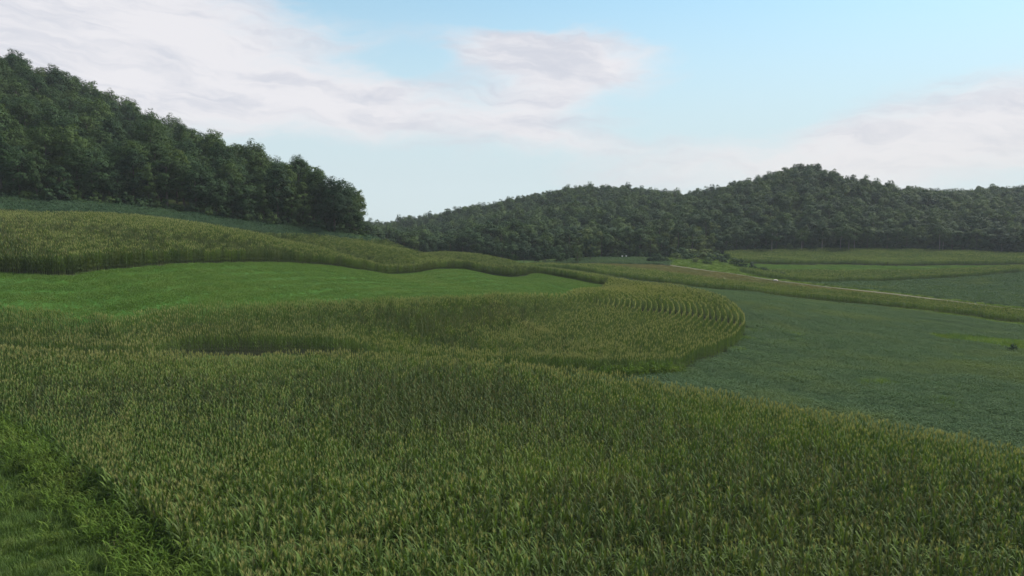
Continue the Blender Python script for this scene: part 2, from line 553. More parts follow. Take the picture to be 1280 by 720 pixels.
cat = np.concatenate
poly_E = cat([e_near, e_far[::-1]])
poly_B = cat([b_near, b_far[::-1]])
poly_C = cat([c_out, a_top[::-1]])
poly_S = cat([a_top, w_edge[::-1]])
e_far_r = e_far[e_far[:, 0] > gx(790, 67)]
poly_D = cat([e_far_r, [(160, 5), (190, 140)], f_near[::-1], c_out[(c_out[:, 1] < 300) & (c_out[:, 0] > gx(700, 78))][::-1]])
road_s = road[road[:, 1] < 312]
f_far = np.array([(p[0] - 1.2, p[1] - 4.0) for p in road_s])
poly_F = cat([f_near, f_far[::-1], [(gx(740, 322), 318), (gx(690, 318), 318)]])
# K lies behind the strip F on the left
kz = cat([k_near, [(gx(840, 330), 330), (gx(800, 350), 352), (gx(740, 342), 342), (gx(680, 330), 328)]])
poly_K = kz
g_near = np.array([(p[0] + 1.5, p[1] + 6.5) for p in road if p[0] > gx(1020, 240)])
poly_G = cat([g_near, h_near[h_near[:, 0] > g_near[0, 0]][::-1]])
poly_H = cat([h_near, i_near[::-1]])
poly_I = cat([i_near, j_near[::-1]])
fe_r = far_edge[far_edge[:, 0] > gx(905, 392)]
poly_J = cat([j_near, fe_r[::-1]])
road_poly = cat([np.array([(p[0], p[1] - 1.7) for p in road]), np.array([(p[0], p[1] + 1.7) for p in road])[::-1]])


def in_frame(P3, mu=20, mv=20):
    """photo pixel of world points, and whether it is in the frame"""
    d = np.asarray(P3) - np.array([0, 0, CAM_Z])
    zf = d[:, 1] * CP - d[:, 2] * SP
    zu = d[:, 1] * SP + d[:, 2] * CP
    zf = np.where(zf < 0.5, 0.5, zf)
    u = 640 + FPX * d[:, 0] / zf
    v = 360 - FPX * zu / zf
    ok = (u > -mu) & (u < 1280 + mu) & (v > -mv) & (v < 720 + mv) & (d[:, 1] > 1)
    return u, v, ok


# ------------------------------------------------------------------ the land
def axis(lo, a, b, hi, step, grow=1.09, cap=10):
    mid = list(np.arange(a, b + 1e-6, step))
    l, s, x = [], step, a
    while x > lo:
        s = min(s * grow, cap)
        if x < a - 500:
            s = s * 1.0 + 60
        x -= s
        l.append(x)
    r, s, x = [], step, b
    while x < hi:
        s = min(s * grow, cap)
        if x > b + 700:
            s = s * 1.0 + 60
        x += s
        r.append(x)
    return np.array(l[::-1] + mid + r)


XS = axis(-1200, -150, 150, 1400, 1.2)
YS = axis(-500, 20, 260, 1600, 1.2)
GX, GY = np.meshgrid(XS, YS)
GZ = height(GX.ravel(), GY.ravel()).reshape(GX.shape)
nx, ny = len(XS), len(YS)
CXc = 0.5 * (XS[:-1] + XS[1:])
CYc = 0.5 * (YS[:-1] + YS[1:])
cc = np.stack([a.ravel() for a in np.meshgrid(CXc, CYc)], 1)


def sheet(name, mask, mat, lift):
    idx = np.nonzero(mask)[0]
    j, i = idx // (nx - 1), idx % (nx - 1)
    q = np.stack([j * nx + i, j * nx + i + 1, (j + 1) * nx + i + 1, (j + 1) * nx + i], 1)
    used, inv = np.unique(q.ravel(), return_inverse=True)
    V = np.stack([GX.ravel()[used], GY.ravel()[used], GZ.ravel()[used] + lift], 1)
    Fq = inv.reshape(-1, 4)
    me = bpy.data.meshes.new(name)
    me.vertices.add(len(V))
    me.vertices.foreach_set("co", V.ravel())
    me.loops.add(Fq.size)
    me.loops.foreach_set("vertex_index", Fq.ravel().astype(np.int32))
    me.polygons.add(len(Fq))
    me.polygons.foreach_set("loop_start", np.arange(0, Fq.size, 4, dtype=np.int32))
    me.polygons.foreach_set("use_smooth", np.ones(len(Fq), bool))
    me.materials.append(mat)
    me.update(calc_edges=True)
    me.validate()
    return tag(link(name, me), kind="structure")


m_E = inside(cc, poly_E)
m_B = inside(cc, poly_B)
m_C = inside(cc, poly_C) & ~m_B
m_S = inside(cc, poly_S)
m_D = inside(cc, poly_D) & ~m_E & ~m_C & ~m_B
m_F = inside(cc, poly_F) & ~m_C
m_K = inside(cc, poly_K) & ~m_F
m_G = inside(cc, poly_G)
m_H = inside(cc, poly_H) & ~m_G
m_I = inside(cc, poly_I)
m_J = inside(cc, poly_J) & ~m_I
o = sheet("ground", np.ones(len(cc), bool), M["grassland"], 0.0)
tag(o, "rolling grassy land under the fields and woods")
for nm, mk, mt, lb in [("hay_field", m_B, "hay", "mown bright green hay strip between two corn strips"),
                       ("corn_ground", m_E | m_C | m_H | m_J, "soil", "bare soil under the corn rows"),
                       ("soybean_ground", m_D | m_S | m_G | m_K, "soy_ground", "soil under the soybean rows"),
                       ("ripe_field", m_F, "ripe", "tan-green ripe ground between far corn and the gravel road"),
                       ("grass_strip", m_I, "hay", "far green grass strip below the wood")]:
    tag(sheet(nm, mk, M[mt], 0.03), lb)

# gravel road as its own sheet
rp = road
tn = np.gradient(rp, axis=0)
tn /= np.linalg.norm(tn, axis=1)[:, None]
nr = np.stack([-tn[:, 1], tn[:, 0]], 1)
V, F = [], []
offs = (-1.9, -0.7, 0.7, 1.9)
for k, p in enumerate(rp):
    for w in offs:
        q = p + nr[k] * (w + 0.12 * math.sin(k * 0.7 + w))
        V.append((q[0], q[1], h1(q[0], q[1]) + 0.18 - 0.08 * (abs(w) > 1.5)))
for k in range(len(rp) - 1):
    for j in range(3):
        F.append((k * 4 + j, k * 4 + j + 1, k * 4 + 5 + j, k * 4 + 4 + j))
tag(link("gravel_road", mesh_from("gravel_road", V, F, [M["gravel"]], smooth=True)), "pale gravel farm road between far fields", kind="structure")


# ------------------------------------------------------------------ scattering (for what nobody could count)
def scatter_group(protos):
    col = bpy.data.collections.new("plant_kinds")
    for i, me in enumerate(protos):
        o = bpy.data.objects.new("k%03d" % i, me)
        col.objects.link(o)
    g = bpy.data.node_groups.new("scatter", "GeometryNodeTree")
    g.interface.new_socket("Geometry", in_out="INPUT", socket_type="NodeSocketGeometry")
    g.interface.new_socket("Geometry", in_out="OUTPUT", socket_type="NodeSocketGeometry")
    gi = g.nodes.new("NodeGroupInput")
    go = g.nodes.new("NodeGroupOutput")
    iop = g.nodes.new("GeometryNodeInstanceOnPoints")
    ci = g.nodes.new("GeometryNodeCollectionInfo")
    ci.inputs["Collection"].default_value = col
    ci.inputs["Separate Children"].default_value = True
    ci.inputs["Reset Children"].default_value = True
    iop.inputs["Pick Instance"].default_value = True

    def attr(nm, ty):
        a = g.nodes.new("GeometryNodeInputNamedAttribute")
        a.data_type = ty
        a.inputs["Name"].default_value = nm
        return [s for s in a.outputs if s.enabled and s.name == "Attribute"][0]
    g.links.new(gi.outputs[0], iop.inputs["Points"])
    g.links.new(ci.outputs[0], iop.inputs["Instance"])
    g.links.new(attr("kind_i", "INT"), iop.inputs["Instance Index"])
    e2r = g.nodes.new("FunctionNodeEulerToRotation")
    g.links.new(attr("rot_v", "FLOAT_VECTOR"), e2r.inputs[0])
    g.links.new(e2r.outputs[0], iop.inputs["Rotation"])
    g.links.new(attr("scl_v", "FLOAT_VECTOR"), iop.inputs["Scale"])
    g.links.new(iop.outputs[0], go.inputs[0])
    return g


def scatter(name, group, P, rot, scl, kind, label, cat_):
    """P (n,3) points, rot (n,3) euler, scl (n,) or (n,3), kind (n,) which prototype"""
    n = len(P)
    me = bpy.data.meshes.new(name)
    me.vertices.add(n)
    me.vertices.foreach_set("co", np.asarray(P, np.float32).ravel())
    scl = np.asarray(scl, np.float32)
    if scl.ndim == 1:
        scl = np.repeat(scl[:, None], 3, 1)
    for nm, ty, arr, key in (("rot_v", "FLOAT_VECTOR", rot, "vector"), ("scl_v", "FLOAT_VECTOR", scl, "vector"), ("kind_i", "INT", kind, "value")):
        a = me.attributes.new(nm, ty, "POINT")
        a.data.foreach_set(key, np.asarray(arr, np.int32 if ty == "INT" else np.float32).ravel())
    o = link(name, me)
    md = o.modifiers.new("scatter", "NODES")
    md.node_group = group
    return tag(o, label, cat_, kind="stuff")


def slope_rot(P2, head):
    """euler that lays a patch with heading on the slope"""
    e = 0.8
    hx = (height(P2[:, 0] + e, P2[:, 1]) - height(P2[:, 0] - e, P2[:, 1])) / (2 * e)
    hy = (height(P2[:, 0], P2[:, 1] + e) - height(P2[:, 0], P2[:, 1] - e)) / (2 * e)
    c, s = np.cos(head), np.sin(head)
    s1 = hx * c + hy * s
    s2 = -hx * s + hy * c
    return np.stack([np.arctan(s2), -np.arctan(s1), head], 1)


# ------------------------------------------------------------------ corn
def corn_spec(r, n_leaf):
    H = r.uniform(1.95, 2.2)
    az = r.uniform(0, math.pi)
    L = []
    for i in range(n_leaf):
        t = (i + 0.6) / n_leaf
        h = H * (0.14 + 0.86 * t)
        ln = (0.36 + 0.55 * math.sin(math.pi * min(1, 0.12 + t * 0.86))) * r.uniform(0.82, 1.15)
        e0 = r.uniform(58, 72) + 13 * t
        e1 = r.uniform(-75, -35) + 122 * t * t + (r.uniform(-40, 0) if r.random() < 0.22 else 0)
        L.append((h, az + math.pi * (i % 2) + r.uniform(-0.5, 0.5), ln, r.uniform(0.066, 0.092), e0, e1, r.uniform(-0.5, 0.5)))
    return H, L


def stalk_geo(H, r, sides=4):
    lx, ly = r.uniform(-0.05, 0.05), r.uniform(-0.05, 0.05)
    return tube([(0, 0, -0.06), (lx * 0.5, ly * 0.5, H * 0.5), (lx, ly, H)], [0.017, 0.014, 0.008], sides)


def tassel_geo(r, nb=7, w=0.020):
    b = MB()
    V, F = tube([(0, 0, 0), (0.01, 0, 0.22), (0.015, 0.01, 0.44)], [0.009, 0.011, 0.003], 3)
    b.add(V, F)
    for k in range(nb):
        V, F = blade(r.uniform(0.20, 0.30), w, r.uniform(68, 84), r.uniform(35, 75), 2, 0.2, 0.8)
        V = rotz(V, 2 * math.pi * k / nb + r.uniform(-0.4, 0.4)) + np.array([0, 0, 0.05 + 0.12 * k / nb])
        b.add(V, F)
    return np.concatenate(b.V), b.F


def add_corn(b, off, r, seg=5, n_leaf=9, wmul=1.0, nb=6, s=1.0, hmin=0.0, tas=1.0, tsz=1.0):
    H, L = corn_spec(r, n_leaf)
    off = np.array(off)
    lean = np.array([r.uniform(-0.03, 0.03), r.uniform(-0.03, 0.03)])
    def put(V, F, mi, h):
        V = V * s
        V[:, :2] += lean * (V[:, 2:3] + h * s)
        b.add(V + off + np.array([0, 0, h * s]), F, mi)
    V, F = stalk_geo(H, r, 3)
    put(V, F, 0, 0)
    for (h, az, ln, w, e0, e1, bd) in L:
        if h < hmin:
            continue
        V, F = blade(ln, w * wmul, e0, e1, seg, bd)
        put(rotz(V, az), F, 1, h)
    if r.random() < tas:
        V, F = tassel_geo(r, nb, 0.019 * wmul)
        put(V * r.uniform(0.85, 1.15) * tsz, F, 2, H - 0.03)


CORN_MATS = [M["corn_stalk"], M["corn_leaf"], M["tassel"]]
DULL_MATS = [M["corn_stalk"], M["dull_leaf"], M["dull_tassel"]]


def corn_clump(seed, n, spacing, seg, n_leaf, wmul, nb, hmin=0.0, tas=1.0, tsz=1.0, mats=None):
    r = random.Random(seed)
    b = MB()
    for k in range(n):
        add_corn(b, ((k - (n - 1) / 2) * spacing + r.uniform(-0.03, 0.03), r.uniform(-0.05, 0.05), 0), r, seg, n_leaf, wmul, nb, r.uniform(0.88, 1.10), hmin, tas, tsz)
    return b.mesh("corn_clump", mats or CORN_MATS)


G_corn1 = scatter_group([corn_clump(100 + i, 1, 0.17, 5, 10, 1.1, 8, mats=CORN_MATS if i < 4 else DULL_MATS) for i in range(8)])
# the first half of each set is in full tassel, the second half hardly
G_corn4 = scatter_group([corn_clump(200 + i, 3, 0.23, 4, 9, 1.02, 8, 0.0, 1.0 if i < 6 else 0.7, 1.0, CORN_MATS if i < 6 else DULL_MATS) for i in range(12)] + [corn_clump(250 + i, 3, 0.23, 4, 9, 1.02, 12, 0.0, 1.0, 1.4) for i in range(4)])
G_corn8 = scatter_group([corn_clump(300 + i, 7, 0.20, 3, 7, 1.25, 4, 0.2, 1.0 if i < 5 else 0.5, 1.0, CORN_MATS if i < 5 else DULL_MATS) for i in range(10)])
G_cornF = scatter_group([corn_clump(400 + i, 6, 0.36, 2, 6, 2.0, 3, 0.2, 1.0 if i < 4 else 0.3) for i in range(8)])


def wave(P, k=1.0, ph=0.0):
    """smooth patches over the ground, about -1..1"""
    x, y = P[:, 0] * k, P[:, 1] * k
    return 0.5 * np.sin(x / 9 + 1.3 * np.sin(y / 13 + ph)) + 0.3 * np.sin(y / 6.1 + 1.7 * np.sin(x / 11)) + 0.2 * np.sin((x + y) / 3.7 + ph)


def rows(guide, side, n_rows, step, seg, wob=0.0, gap=0.76, first=0.4, check=True):
    """points along rows parallel to a guide curve; returns (n,2) points, heading"""
    g = guide
    t = np.gradient(g, axis=0)
    k = 9
    ker = np.ones(k) / k
    tp = np.stack([np.convolve(np.pad(t[:, i], k // 2, mode="edge"), ker, "valid") for i in (0, 1)], 1)
    tp /= np.linalg.norm(tp, axis=1)[:, None]
    nrm = np.stack([-tp[:, 1], tp[:, 0]], 1) * side
    s0 = np.concatenate([[0], np.cumsum(np.linalg.norm(np.diff(g, axis=0), axis=1))])
    P, Hd = [], []
    for i in range(n_rows):
        d = first + i * gap
        w = wob * (np.sin(s0 / 2.6) + 0.6 * np.sin(s0 / 4.9 + 1.3))
        c = g + nrm * (d + w)[:, None]
        if check and d > 3:
            keep = dist_to(c, g[::2]) > d * 0.97 - 0.6 - 1.5 * wob
        else:
            keep = np.ones(len(c), bool)
        s = np.concatenate([[0], np.cumsum(np.linalg.norm(np.diff(c, axis=0), axis=1))])
        ss = np.arange(rng.uniform(0, seg), s[-1], seg)
        x, y = np.interp(ss, s, c[:, 0]), np.interp(ss, s, c[:, 1])
        kk = np.interp(ss, s, keep.astype(float)) > 0.6
        hx = np.interp(ss + 0.3, s, c[:, 0]) - np.interp(ss - 0.3, s, c[:, 0])
        hy = np.interp(ss + 0.3, s, c[:, 1]) - np.interp(ss - 0.3, s, c[:, 1])
        P.append(np.stack([x, y], 1)[kk])
        Hd.append(np.arctan2(hy, hx)[kk])
    return np.concatenate(P), np.concatenate(Hd)


def put3(P2, lift=0.0):
    return np.concatenate([P2, (height(P2[:, 0], P2[:, 1]) + lift)[:, None]], 1)


def thin(P2, Hd, mu=60, mv=70):
    P3 = put3(P2)
    _, _, ok = in_frame(P3, mu, mv)
    return P3[ok], Hd[ok]


def corn_field(name, group, nk, P2, Hd, label, sl=True, smin=0.93, smax=1.07, flip=True, edge=None, rim=7.0, size=1.0, narrow=1.0, more=0.0):
    P3, Hd = thin(P2, Hd)
    Hd = Hd + (rng.integers(0, 2, len(Hd)) * math.pi if flip else 0)
    rot = slope_rot(P3[:, :2], Hd) * np.array([0.0, 0.7, 1.0]) if sl else np.stack([0 * Hd, 0 * Hd, Hd], 1)
    # patches of taller and shorter corn
    s = rng.uniform(smin - 0.04, smax, len(P3)) * (1 + 0.06 * np.sin(P3[:, 0] / 7 + 1) * np.sin(P3[:, 1] / 9))
    # the rows at a field's rim are in fuller tassel than those inside
    full = 0.55 + 0.38 * wave(P3, 1.0)
    if edge is not None:
        d = dist_to(P3[:, :2], edge)
        full = np.clip(0.22 + 0.50 * wave(P3, 0.7), 0.02, 0.85) + np.clip(1.25 - d / rim, 0, 1) * 0.8
        s = s * (1 + 0.05 * np.clip(1.2 - d / rim, 0, 1))
    full = full + (more(P3) if callable(more) else more)
    kd = rng.integers(0, nk // 2, len(P3)) + np.where(rng.uniform(size=len(P3)) < full, 0, nk // 2)
    if edge is not None and nk == 12:
        rim_k = rng.uniform(size=len(P3)) < np.clip(1.15 - d / (rim * 0.55), 0, 0.9)
        kd = np.where(rim_k, 12 + rng.integers(0, 4, len(P3)), kd)
    size = size(P3) if callable(size) else size
    sv = np.stack([s * size, s * size * narrow, s * size], 1)
    return scatter(name, group, P3, rot, sv, kd, label, "corn")


# --- foreground strip E: rows follow its far edge
gE = dense([e_far[i] for i in range(0, len(e_far), 6)], 0.5)
gE = gE[::-1]
pE, hE = rows(gE, 1, 84, 0.5, 0.68, 0.05, 0.84)
ins = inside(pE, poly_E)
pE, hE = pE[ins], hE[ins]
far = pE[:, 1] > 40
corn_field("corn_crop", G_corn4, 12, pE[far], hE[far], "tasselled green corn filling the foreground strip", edge=e_far[::2], rim=9.0, more=lambda P: np.clip((-8 - P[:, 0]) / 18, 0, 0.6) - 0.08 + np.clip((54 - P[:, 1]) / 14, 0, 0.65) * np.clip((16 - P[:, 0]) / 16, 0.15, 1))
pn, hn = rows(gE, 1, 84, 0.5, 0.225, 0.05, 0.84)
ins = inside(pn, poly_E) & (pn[:, 1] <= 40)
pn, hn = pn[ins], hn[ins]
P3n = put3(pn)
u_, v_, ok = in_frame(P3n + np.array([0, 0, 2.0]), 40, 60)
P3n, hn = P3n[ok], hn[ok]
u_, v_, seen = in_frame(P3n + np.array([0, 0, 1.2]), -4, -4)
order = np.argsort(np.where(seen, P3n[:, 1], 1e6))
near_i, rest_i = order[:300], order[300:]
scatter("corn_crop", G_corn1, P3n[rest_i], np.stack([rng.normal(0, 0.04, len(rest_i)), rng.normal(0, 0.04, len(rest_i)), rng.uniform(0, 6.28, len(rest_i))], 1),
        rng.uniform(0.84, 1.14, len(rest_i)), rng.integers(0, 4, len(rest_i)) + 4 * (rng.uniform(size=len(rest_i)) < np.clip((P3n[rest_i, 0] + 6) / 14 + 0.25 * wave(P3n[rest_i], 1.5), 0.1, 0.75)), "tasselled corn in the near rows behind the very first plants", "corn")

leaf_meshes = []  # shared by the single plants
rl = random.Random(5)
for k in range(14):
    V, F = blade(1.0, 0.108, rl.uniform(52, 72), rl.uniform(-70, 0), 6, rl.uniform(-0.5, 0.5))
    leaf_meshes.append(mesh_from("corn_leaf", V, F, [M["corn_leaf"]], smooth=True))
stalk_meshes, tassel_meshes = [], []
for k in range(5):
    V, F = stalk_geo(2.1, rl, 5)
    stalk_meshes.append(mesh_from("corn_stalk", V, F, [M["corn_stalk"]], smooth=True))
    V, F = tassel_geo(rl, 8, 0.020)
    tassel_meshes.append(mesh_from("corn_tassel", V, F, [M["tassel"]]))
for q, i in enumerate(near_i):
    r = random.Random(9000 + q)
    H, L = corn_spec(r, 8)
    e = bpy.data.objects.new("corn_plant", None)
    COL.objects.link(e)
    e.empty_display_size = 0.2
    e.location = tuple(P3n[i])
    e.rotation_euler = (r.gauss(0, 0.03), r.gauss(0, 0.03), r.uniform(0, 6.28))
    sc = r.uniform(0.86, 1.12)
    e.scale = (sc, sc, sc)
    tag(e, "tasselled corn plant in the very first rows along the bottom edge", "corn plant", "nearest corn plants")
    st = link("stalk", r.choice(stalk_meshes), e)
    st.scale = (1, 1, H / 2.1)
    for (h, az, ln, w, e0, e1, bd) in L:
        lf = link("leaf", r.choice(leaf_meshes), e, (0, 0, h))
        lf.rotation_euler = (0, r.uniform(-0.2, 0.2), az)
        lf.scale = (ln, ln, ln)
    ts = link("tassel", r.choice(tassel_meshes), e, (0, 0, H - 0.03))
    ts.rotation_euler = (0, 0, r.uniform(0, 6.28))

crest = cat([dense([(gx(-60, 152), 152), (gx(0, 152), 152), (gx(100, 156), 156), (gx(200, 162), 162), (gx(300, 165), 165), (gx(395, 167), 167), (gx(468, 171), 171)], 2.0),
             dense([(gx(440, 222), 222), (gx(515, 221), 221), (gx(575, 210), 210)], 2.0), dense([(gx(560, 272), 272), (gx(600, 268), 268), (gx(650, 250), 250), (gx(740, 200), 200)], 2.0)])
# --- strip C round the nose and the upper strip A: one corn field round the hay
gC = dense([c_out[i] for i in range(0, len(c_out), 5)], 0.7)
gA = dense([b_far[i] for i in range(0, len(b_far), 5)], 0.7)
pC, hC = rows(gC, 1, 50, 0.7, 0.72, 0.10, 1.02)
pA, hA = rows(gA, 1, 150, 0.7, 1.36, 0.06)
inC = inside(pC, poly_C) & ~inside(pC, poly_B)
# rows of C end where those of A begin
dA_of_C = dist_to(pC, gA[::3])
bside = cat([b_near, [(b_far[-1][0] + 3, b_far[-1][1] + 2)], [(gx(800, 195), 195), (gx(770, 230), 230), (gx(700, 260), 260), (gx(640, 300), 300)], [(60, 300), (60, 40), (-200, 40), (b_near[0][0] - 5, b_near[0][1])]])
south = inside(pC, bside)
keepC = inC & south
pC2, hC2 = pC[keepC], hC[keepC]
insA = inside(pA, poly_C) & ~inside(pA, poly_B) & ~inside(pA, bside)
pA2, hA2 = pA[insA], hA[insA]
corn_field("corn_crop", G_corn4, 12, pC2, hC2, "tasselled corn in curved contour rows round the nose of the slope", edge=cat([c_out[::2], b_near[::2], c_out[c_out[:, 0] > gx(800, 90)] * 1.0 + np.array([-9, 6]), c_out[c_out[:, 0] > gx(800, 90)] + np.array([-18, 12])]), rim=11.0, narrow=0.66, sl=False, smin=0.98, smax=1.05)
corn_field("corn_crop", G_corn8, 10, pA2, hA2, "corn on the upper slope above the hay strip", edge=crest, rim=17.0, size=lambda P: np.interp(640 + P[:, 0] / P[:, 1] * FPX, [200, 480], [1.2, 1.0]))

# --- far strips
for gname, guide, side, nrow, poly, notin, lb in [
        ("F", f_near, 1, 26, poly_F, poly_C, "corn strip along the gravel road beyond the soybeans"),
        ("H", h_near, 1, 70, poly_H, poly_G, "far corn strip behind the road's soybeans"),
        ("J", j_near, 1, 90, poly_J, poly_I, "far corn strip at the foot of the wooded hill")]:
    pf, hf = rows(guide, side, nrow, 0.9, 2.1, 0.05, 0.76, 0.4, False)
    k = inside(pf, poly) & ~inside(pf, notin)
    corn_field("corn_crop", G_cornF, 8, pf[k], hf[k], lb, more=0.5 if gname == "F" else 0.0)


# ------------------------------------------------------------------ soybeans, hay, grass
def soy_patch(seed, n=250, sz=1.4, leaf=0.10, tl=0.38, mat="soy_leaf"):
    r = np.random.default_rng(seed)
    b = MB()
    for k in range(n):
        x, y = r.uniform(-sz / 2, sz / 2, 2)
        row = 0.5 + 0.5 * math.cos(y / 0.38 * 2 * math.pi)
        z = 0.62 + 0.16 * row + r.uniform(-0.28, 0.10)
        a, tilt = r.uniform(0, 6.28), r.normal(0, tl)
        w = leaf * r.uniform(0.7, 1.3)
        V = np.array([(-w * .1, 0, 0), (w * .5, -w * .55, 0.01), (w * 1.3, 0, -0.02), (w * .5, w * .55, 0.01)])
        c, s = math.cos(tilt), math.sin(tilt)
        V = np.stack([V[:, 0] * c, V[:, 1], V[:, 2] + V[:, 0] * s], 1)
        b.add(rotz(V, a) + np.array([x, y, z]), [(0, 1, 2, 3)])
    return b.mesh("soy_patch", [M[mat]])


def grass_patch(seed, n, sz, h, w, mats, fl=0.0):
    r = random.Random(seed)
    b = MB()
    for k in range(n):
        V, F = blade(h * r.uniform(0.5, 1.2), w, r.uniform(60, 88), r.uniform(-10, 60), 2, r.uniform(-.6, .6), 0.9)
        b.add(rotz(V, r.uniform(0, 6.28)) + np.array([r.uniform(-sz / 2, sz / 2), r.uniform(-sz / 2, sz / 2), -0.02]), F, 0)
    return b.mesh("grass_patch", mats)


def fill(poly, step, jit=0.3, notin=(), extra=None):
    a = np.asarray(poly)
    lo, hi = a.min(0), a.max(0)
    gx_, gy_ = np.meshgrid(np.arange(lo[0], hi[0], step), np.arange(lo[1], hi[1], step))
    P = np.stack([gx_.ravel(), gy_.ravel()], 1)
    P = P + rng.uniform(-jit, jit, P.shape) * step
    k = inside(P, poly)
    for q in notin:
        k &= ~inside(P, q)
    if extra is not None:
        k[k] &= extra(P[k])
    P = P[k]
    P3 = put3(P)
    _, _, ok = in_frame(P3, 40, 50)
    return P3[ok]


G_soy = scatter_group([soy_patch(i) for i in range(8)])
G_soyF = scatter_group([soy_patch(50 + i, 120, 2.4, 0.24, 0.8) for i in range(6)])
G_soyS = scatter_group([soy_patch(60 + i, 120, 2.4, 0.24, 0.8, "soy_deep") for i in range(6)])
G_hay = scatter_group([grass_patch(i, 190, 1.3, 0.26, 0.030, [M["grass_blade"]]) for i in range(6)])
G_hayF = scatter_group([grass_patch(20 + i, 160, 2.6, 0.40, 0.09, [M["grass_blade"]]) for i in range(5)])

# the soybean field has a grassy strip in it near the photo's right edge
gs = dense([(gx(1165, 134), 134), (gx(1200, 135), 135), (gx(1250, 133), 133.5), (gx(1330, 128), 131)], 0.6)
gs2 = dense([(gx(1180, 128), 128), (gx(1215, 126), 126), (gx(1260, 122), 121), (gx(1330, 118), 116)], 0.6)
poly_gs = cat([gs, gs2[::-1]])


def soy(name, poly, notin, label, step, group, nk, hd):
    P3 = fill(poly, step, 0.25, notin)
    Hd = np.full(len(P3), hd) + rng.normal(0, 0.05, len(P3)) + rng.integers(0, 2, len(P3)) * math.pi
    rot = slope_rot(P3[:, :2], Hd)
    s = rng.uniform(0.9, 1.15, len(P3))
    s *= 1 + 0.12 * np.sin(P3[:, 0] / 3.1 + np.sin(P3[:, 1] / 5)) * np.sin(P3[:, 1] / 2.7)
    return scatter(name, group, P3, rot, s, rng.integers(0, nk, len(P3)), label, "soybeans")


poly_Dn = cat([poly_D])
P_d = None
fbx = f_near[(f_near[:, 0] > gx(1110, 185))]
poly_fb = cat([fbx, np.array([(p[0], p[1] - 1.0 - 6.0 * min(1, k / 40)) for k, p in enumerate(fbx)])[::-1]])
soy("soybean_crop", poly_D, [poly_E, poly_C, poly_B, poly_gs, poly_fb], "dense blue-green soybeans in the field beyond the foreground corn", 1.05, G_soy, 8, -0.3)
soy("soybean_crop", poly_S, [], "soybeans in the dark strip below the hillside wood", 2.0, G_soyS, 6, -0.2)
soy("soybean_crop", poly_G, [], "soybeans on the far side of the gravel road", 2.0, G_soyF, 6, 0.1)
soy("soybean_crop", poly_K, [poly_F], "soybeans in the small far patch below the wood", 2.0, G_soyF, 6, 0.1)

P3 = fill(poly_B, 0.95)
rot = slope_rot(P3[:, :2], rng.uniform(0, 6.28, len(P3)))
swath = dist_to(P3[:, :2], b_far[::2])
scatter("hay_grass", G_hay, P3, rot, rng.uniform(0.8, 1.25, len(P3)) * (1 + 0.22 * np.sin(swath * 2 * math.pi / 5.2) + 0.2 * wave(P3, 0.8)), rng.integers(0, 6, len(P3)), "bright green hay growing in the strip between corn", "grass")
P3 = fill(poly_I, 2.0)
scatter("strip_grass", G_hayF, P3, slope_rot(P3[:, :2], rng.uniform(0, 6.28, len(P3))), rng.uniform(0.8, 1.2, len(P3)), rng.integers(0, 5, len(P3)), "grass in the far green strip below the wood", "grass")


# ------------------------------------------------------------------ trees
def crown_geo(r, H, rad, base, n_lobe, n_leaf, leaf, lean=(0, 0), lobe_r=(0.22, 0.36)):
    """leaf sprays on many lobes spread through an uneven crown"""
    lobes = []
    hc = (H + base) / 2
    hh = (H - base) / 2
    for k in range(n_lobe):
        # direction on the crown's surface, fewer underneath
        z = r.uniform(-0.95, 1.0)
        a = r.uniform(0, 6.283)
        q = math.sqrt(max(0, 1 - z * z))
        wob = r.uniform(0.62, 1.0) if k % 6 else r.uniform(0.98, 1.16)
        shape = 1.0 if z > 0 else (1 - 0.25 * z * z)
        c = np.array([math.cos(a) * q * rad * wob * shape * 0.86, math.sin(a) * q * rad * wob * shape * 0.86, hc + z * hh * wob * 0.92])
        lobes.append((c, rad * r.uniform(*lobe_r)))
    V, F = [], []
    per = max(6, n_leaf // n_lobe)
    g = np.random.default_rng(r.randrange(1 << 30))
    for c, lr in lobes:
        d = g.normal(size=(per, 3))
        d /= np.linalg.norm(d, axis=1)[:, None]
        d[:, 2] = np.abs(d[:, 2]) * np.where(g.uniform(size=per) < 0.72, 1, -1)
        rr = lr * g.uniform(0.55, 1.12, per)
        p = c + d * rr[:, None] * np.array([1.08, 1.08, 0.95])
        cd = (c - np.array([0, 0, hc])) / np.array([rad, rad, hh])
        nrm = d * 0.8 + cd * 0.8 + g.normal(0, 0.28, (per, 3)) + np.array([0, 0, 0.2])
        nrm /= np.linalg.norm(nrm, axis=1)[:, None]
        ax = np.cross(nrm, g.normal(size=(per, 3)))
        ax /= np.linalg.norm(ax, axis=1)[:, None] + 1e-9
        bx = np.cross(nrm, ax)
        s = leaf * g.uniform(0.6, 1.3, per)[:, None]
        k0 = len(V) if not V else sum(len(v) for v in V)
        quad = np.stack([p - ax * s * 0.6, p + bx * s * 0.42 + ax * s * 0.1, p + ax * s * 0.75 - nrm * s * 0.15, p - bx * s * 0.42], 1).reshape(-1, 3)
        V.append(quad)
        F += [(k0 + 4 * i, k0 + 4 * i + 1, k0 + 4 * i + 2, k0 + 4 * i + 3) for i in range(per)]
    V = np.concatenate(V)
    V[:, 0] += lean[0] * V[:, 2]
    V[:, 1] += lean[1] * V[:, 2]
    return V, F, lobes


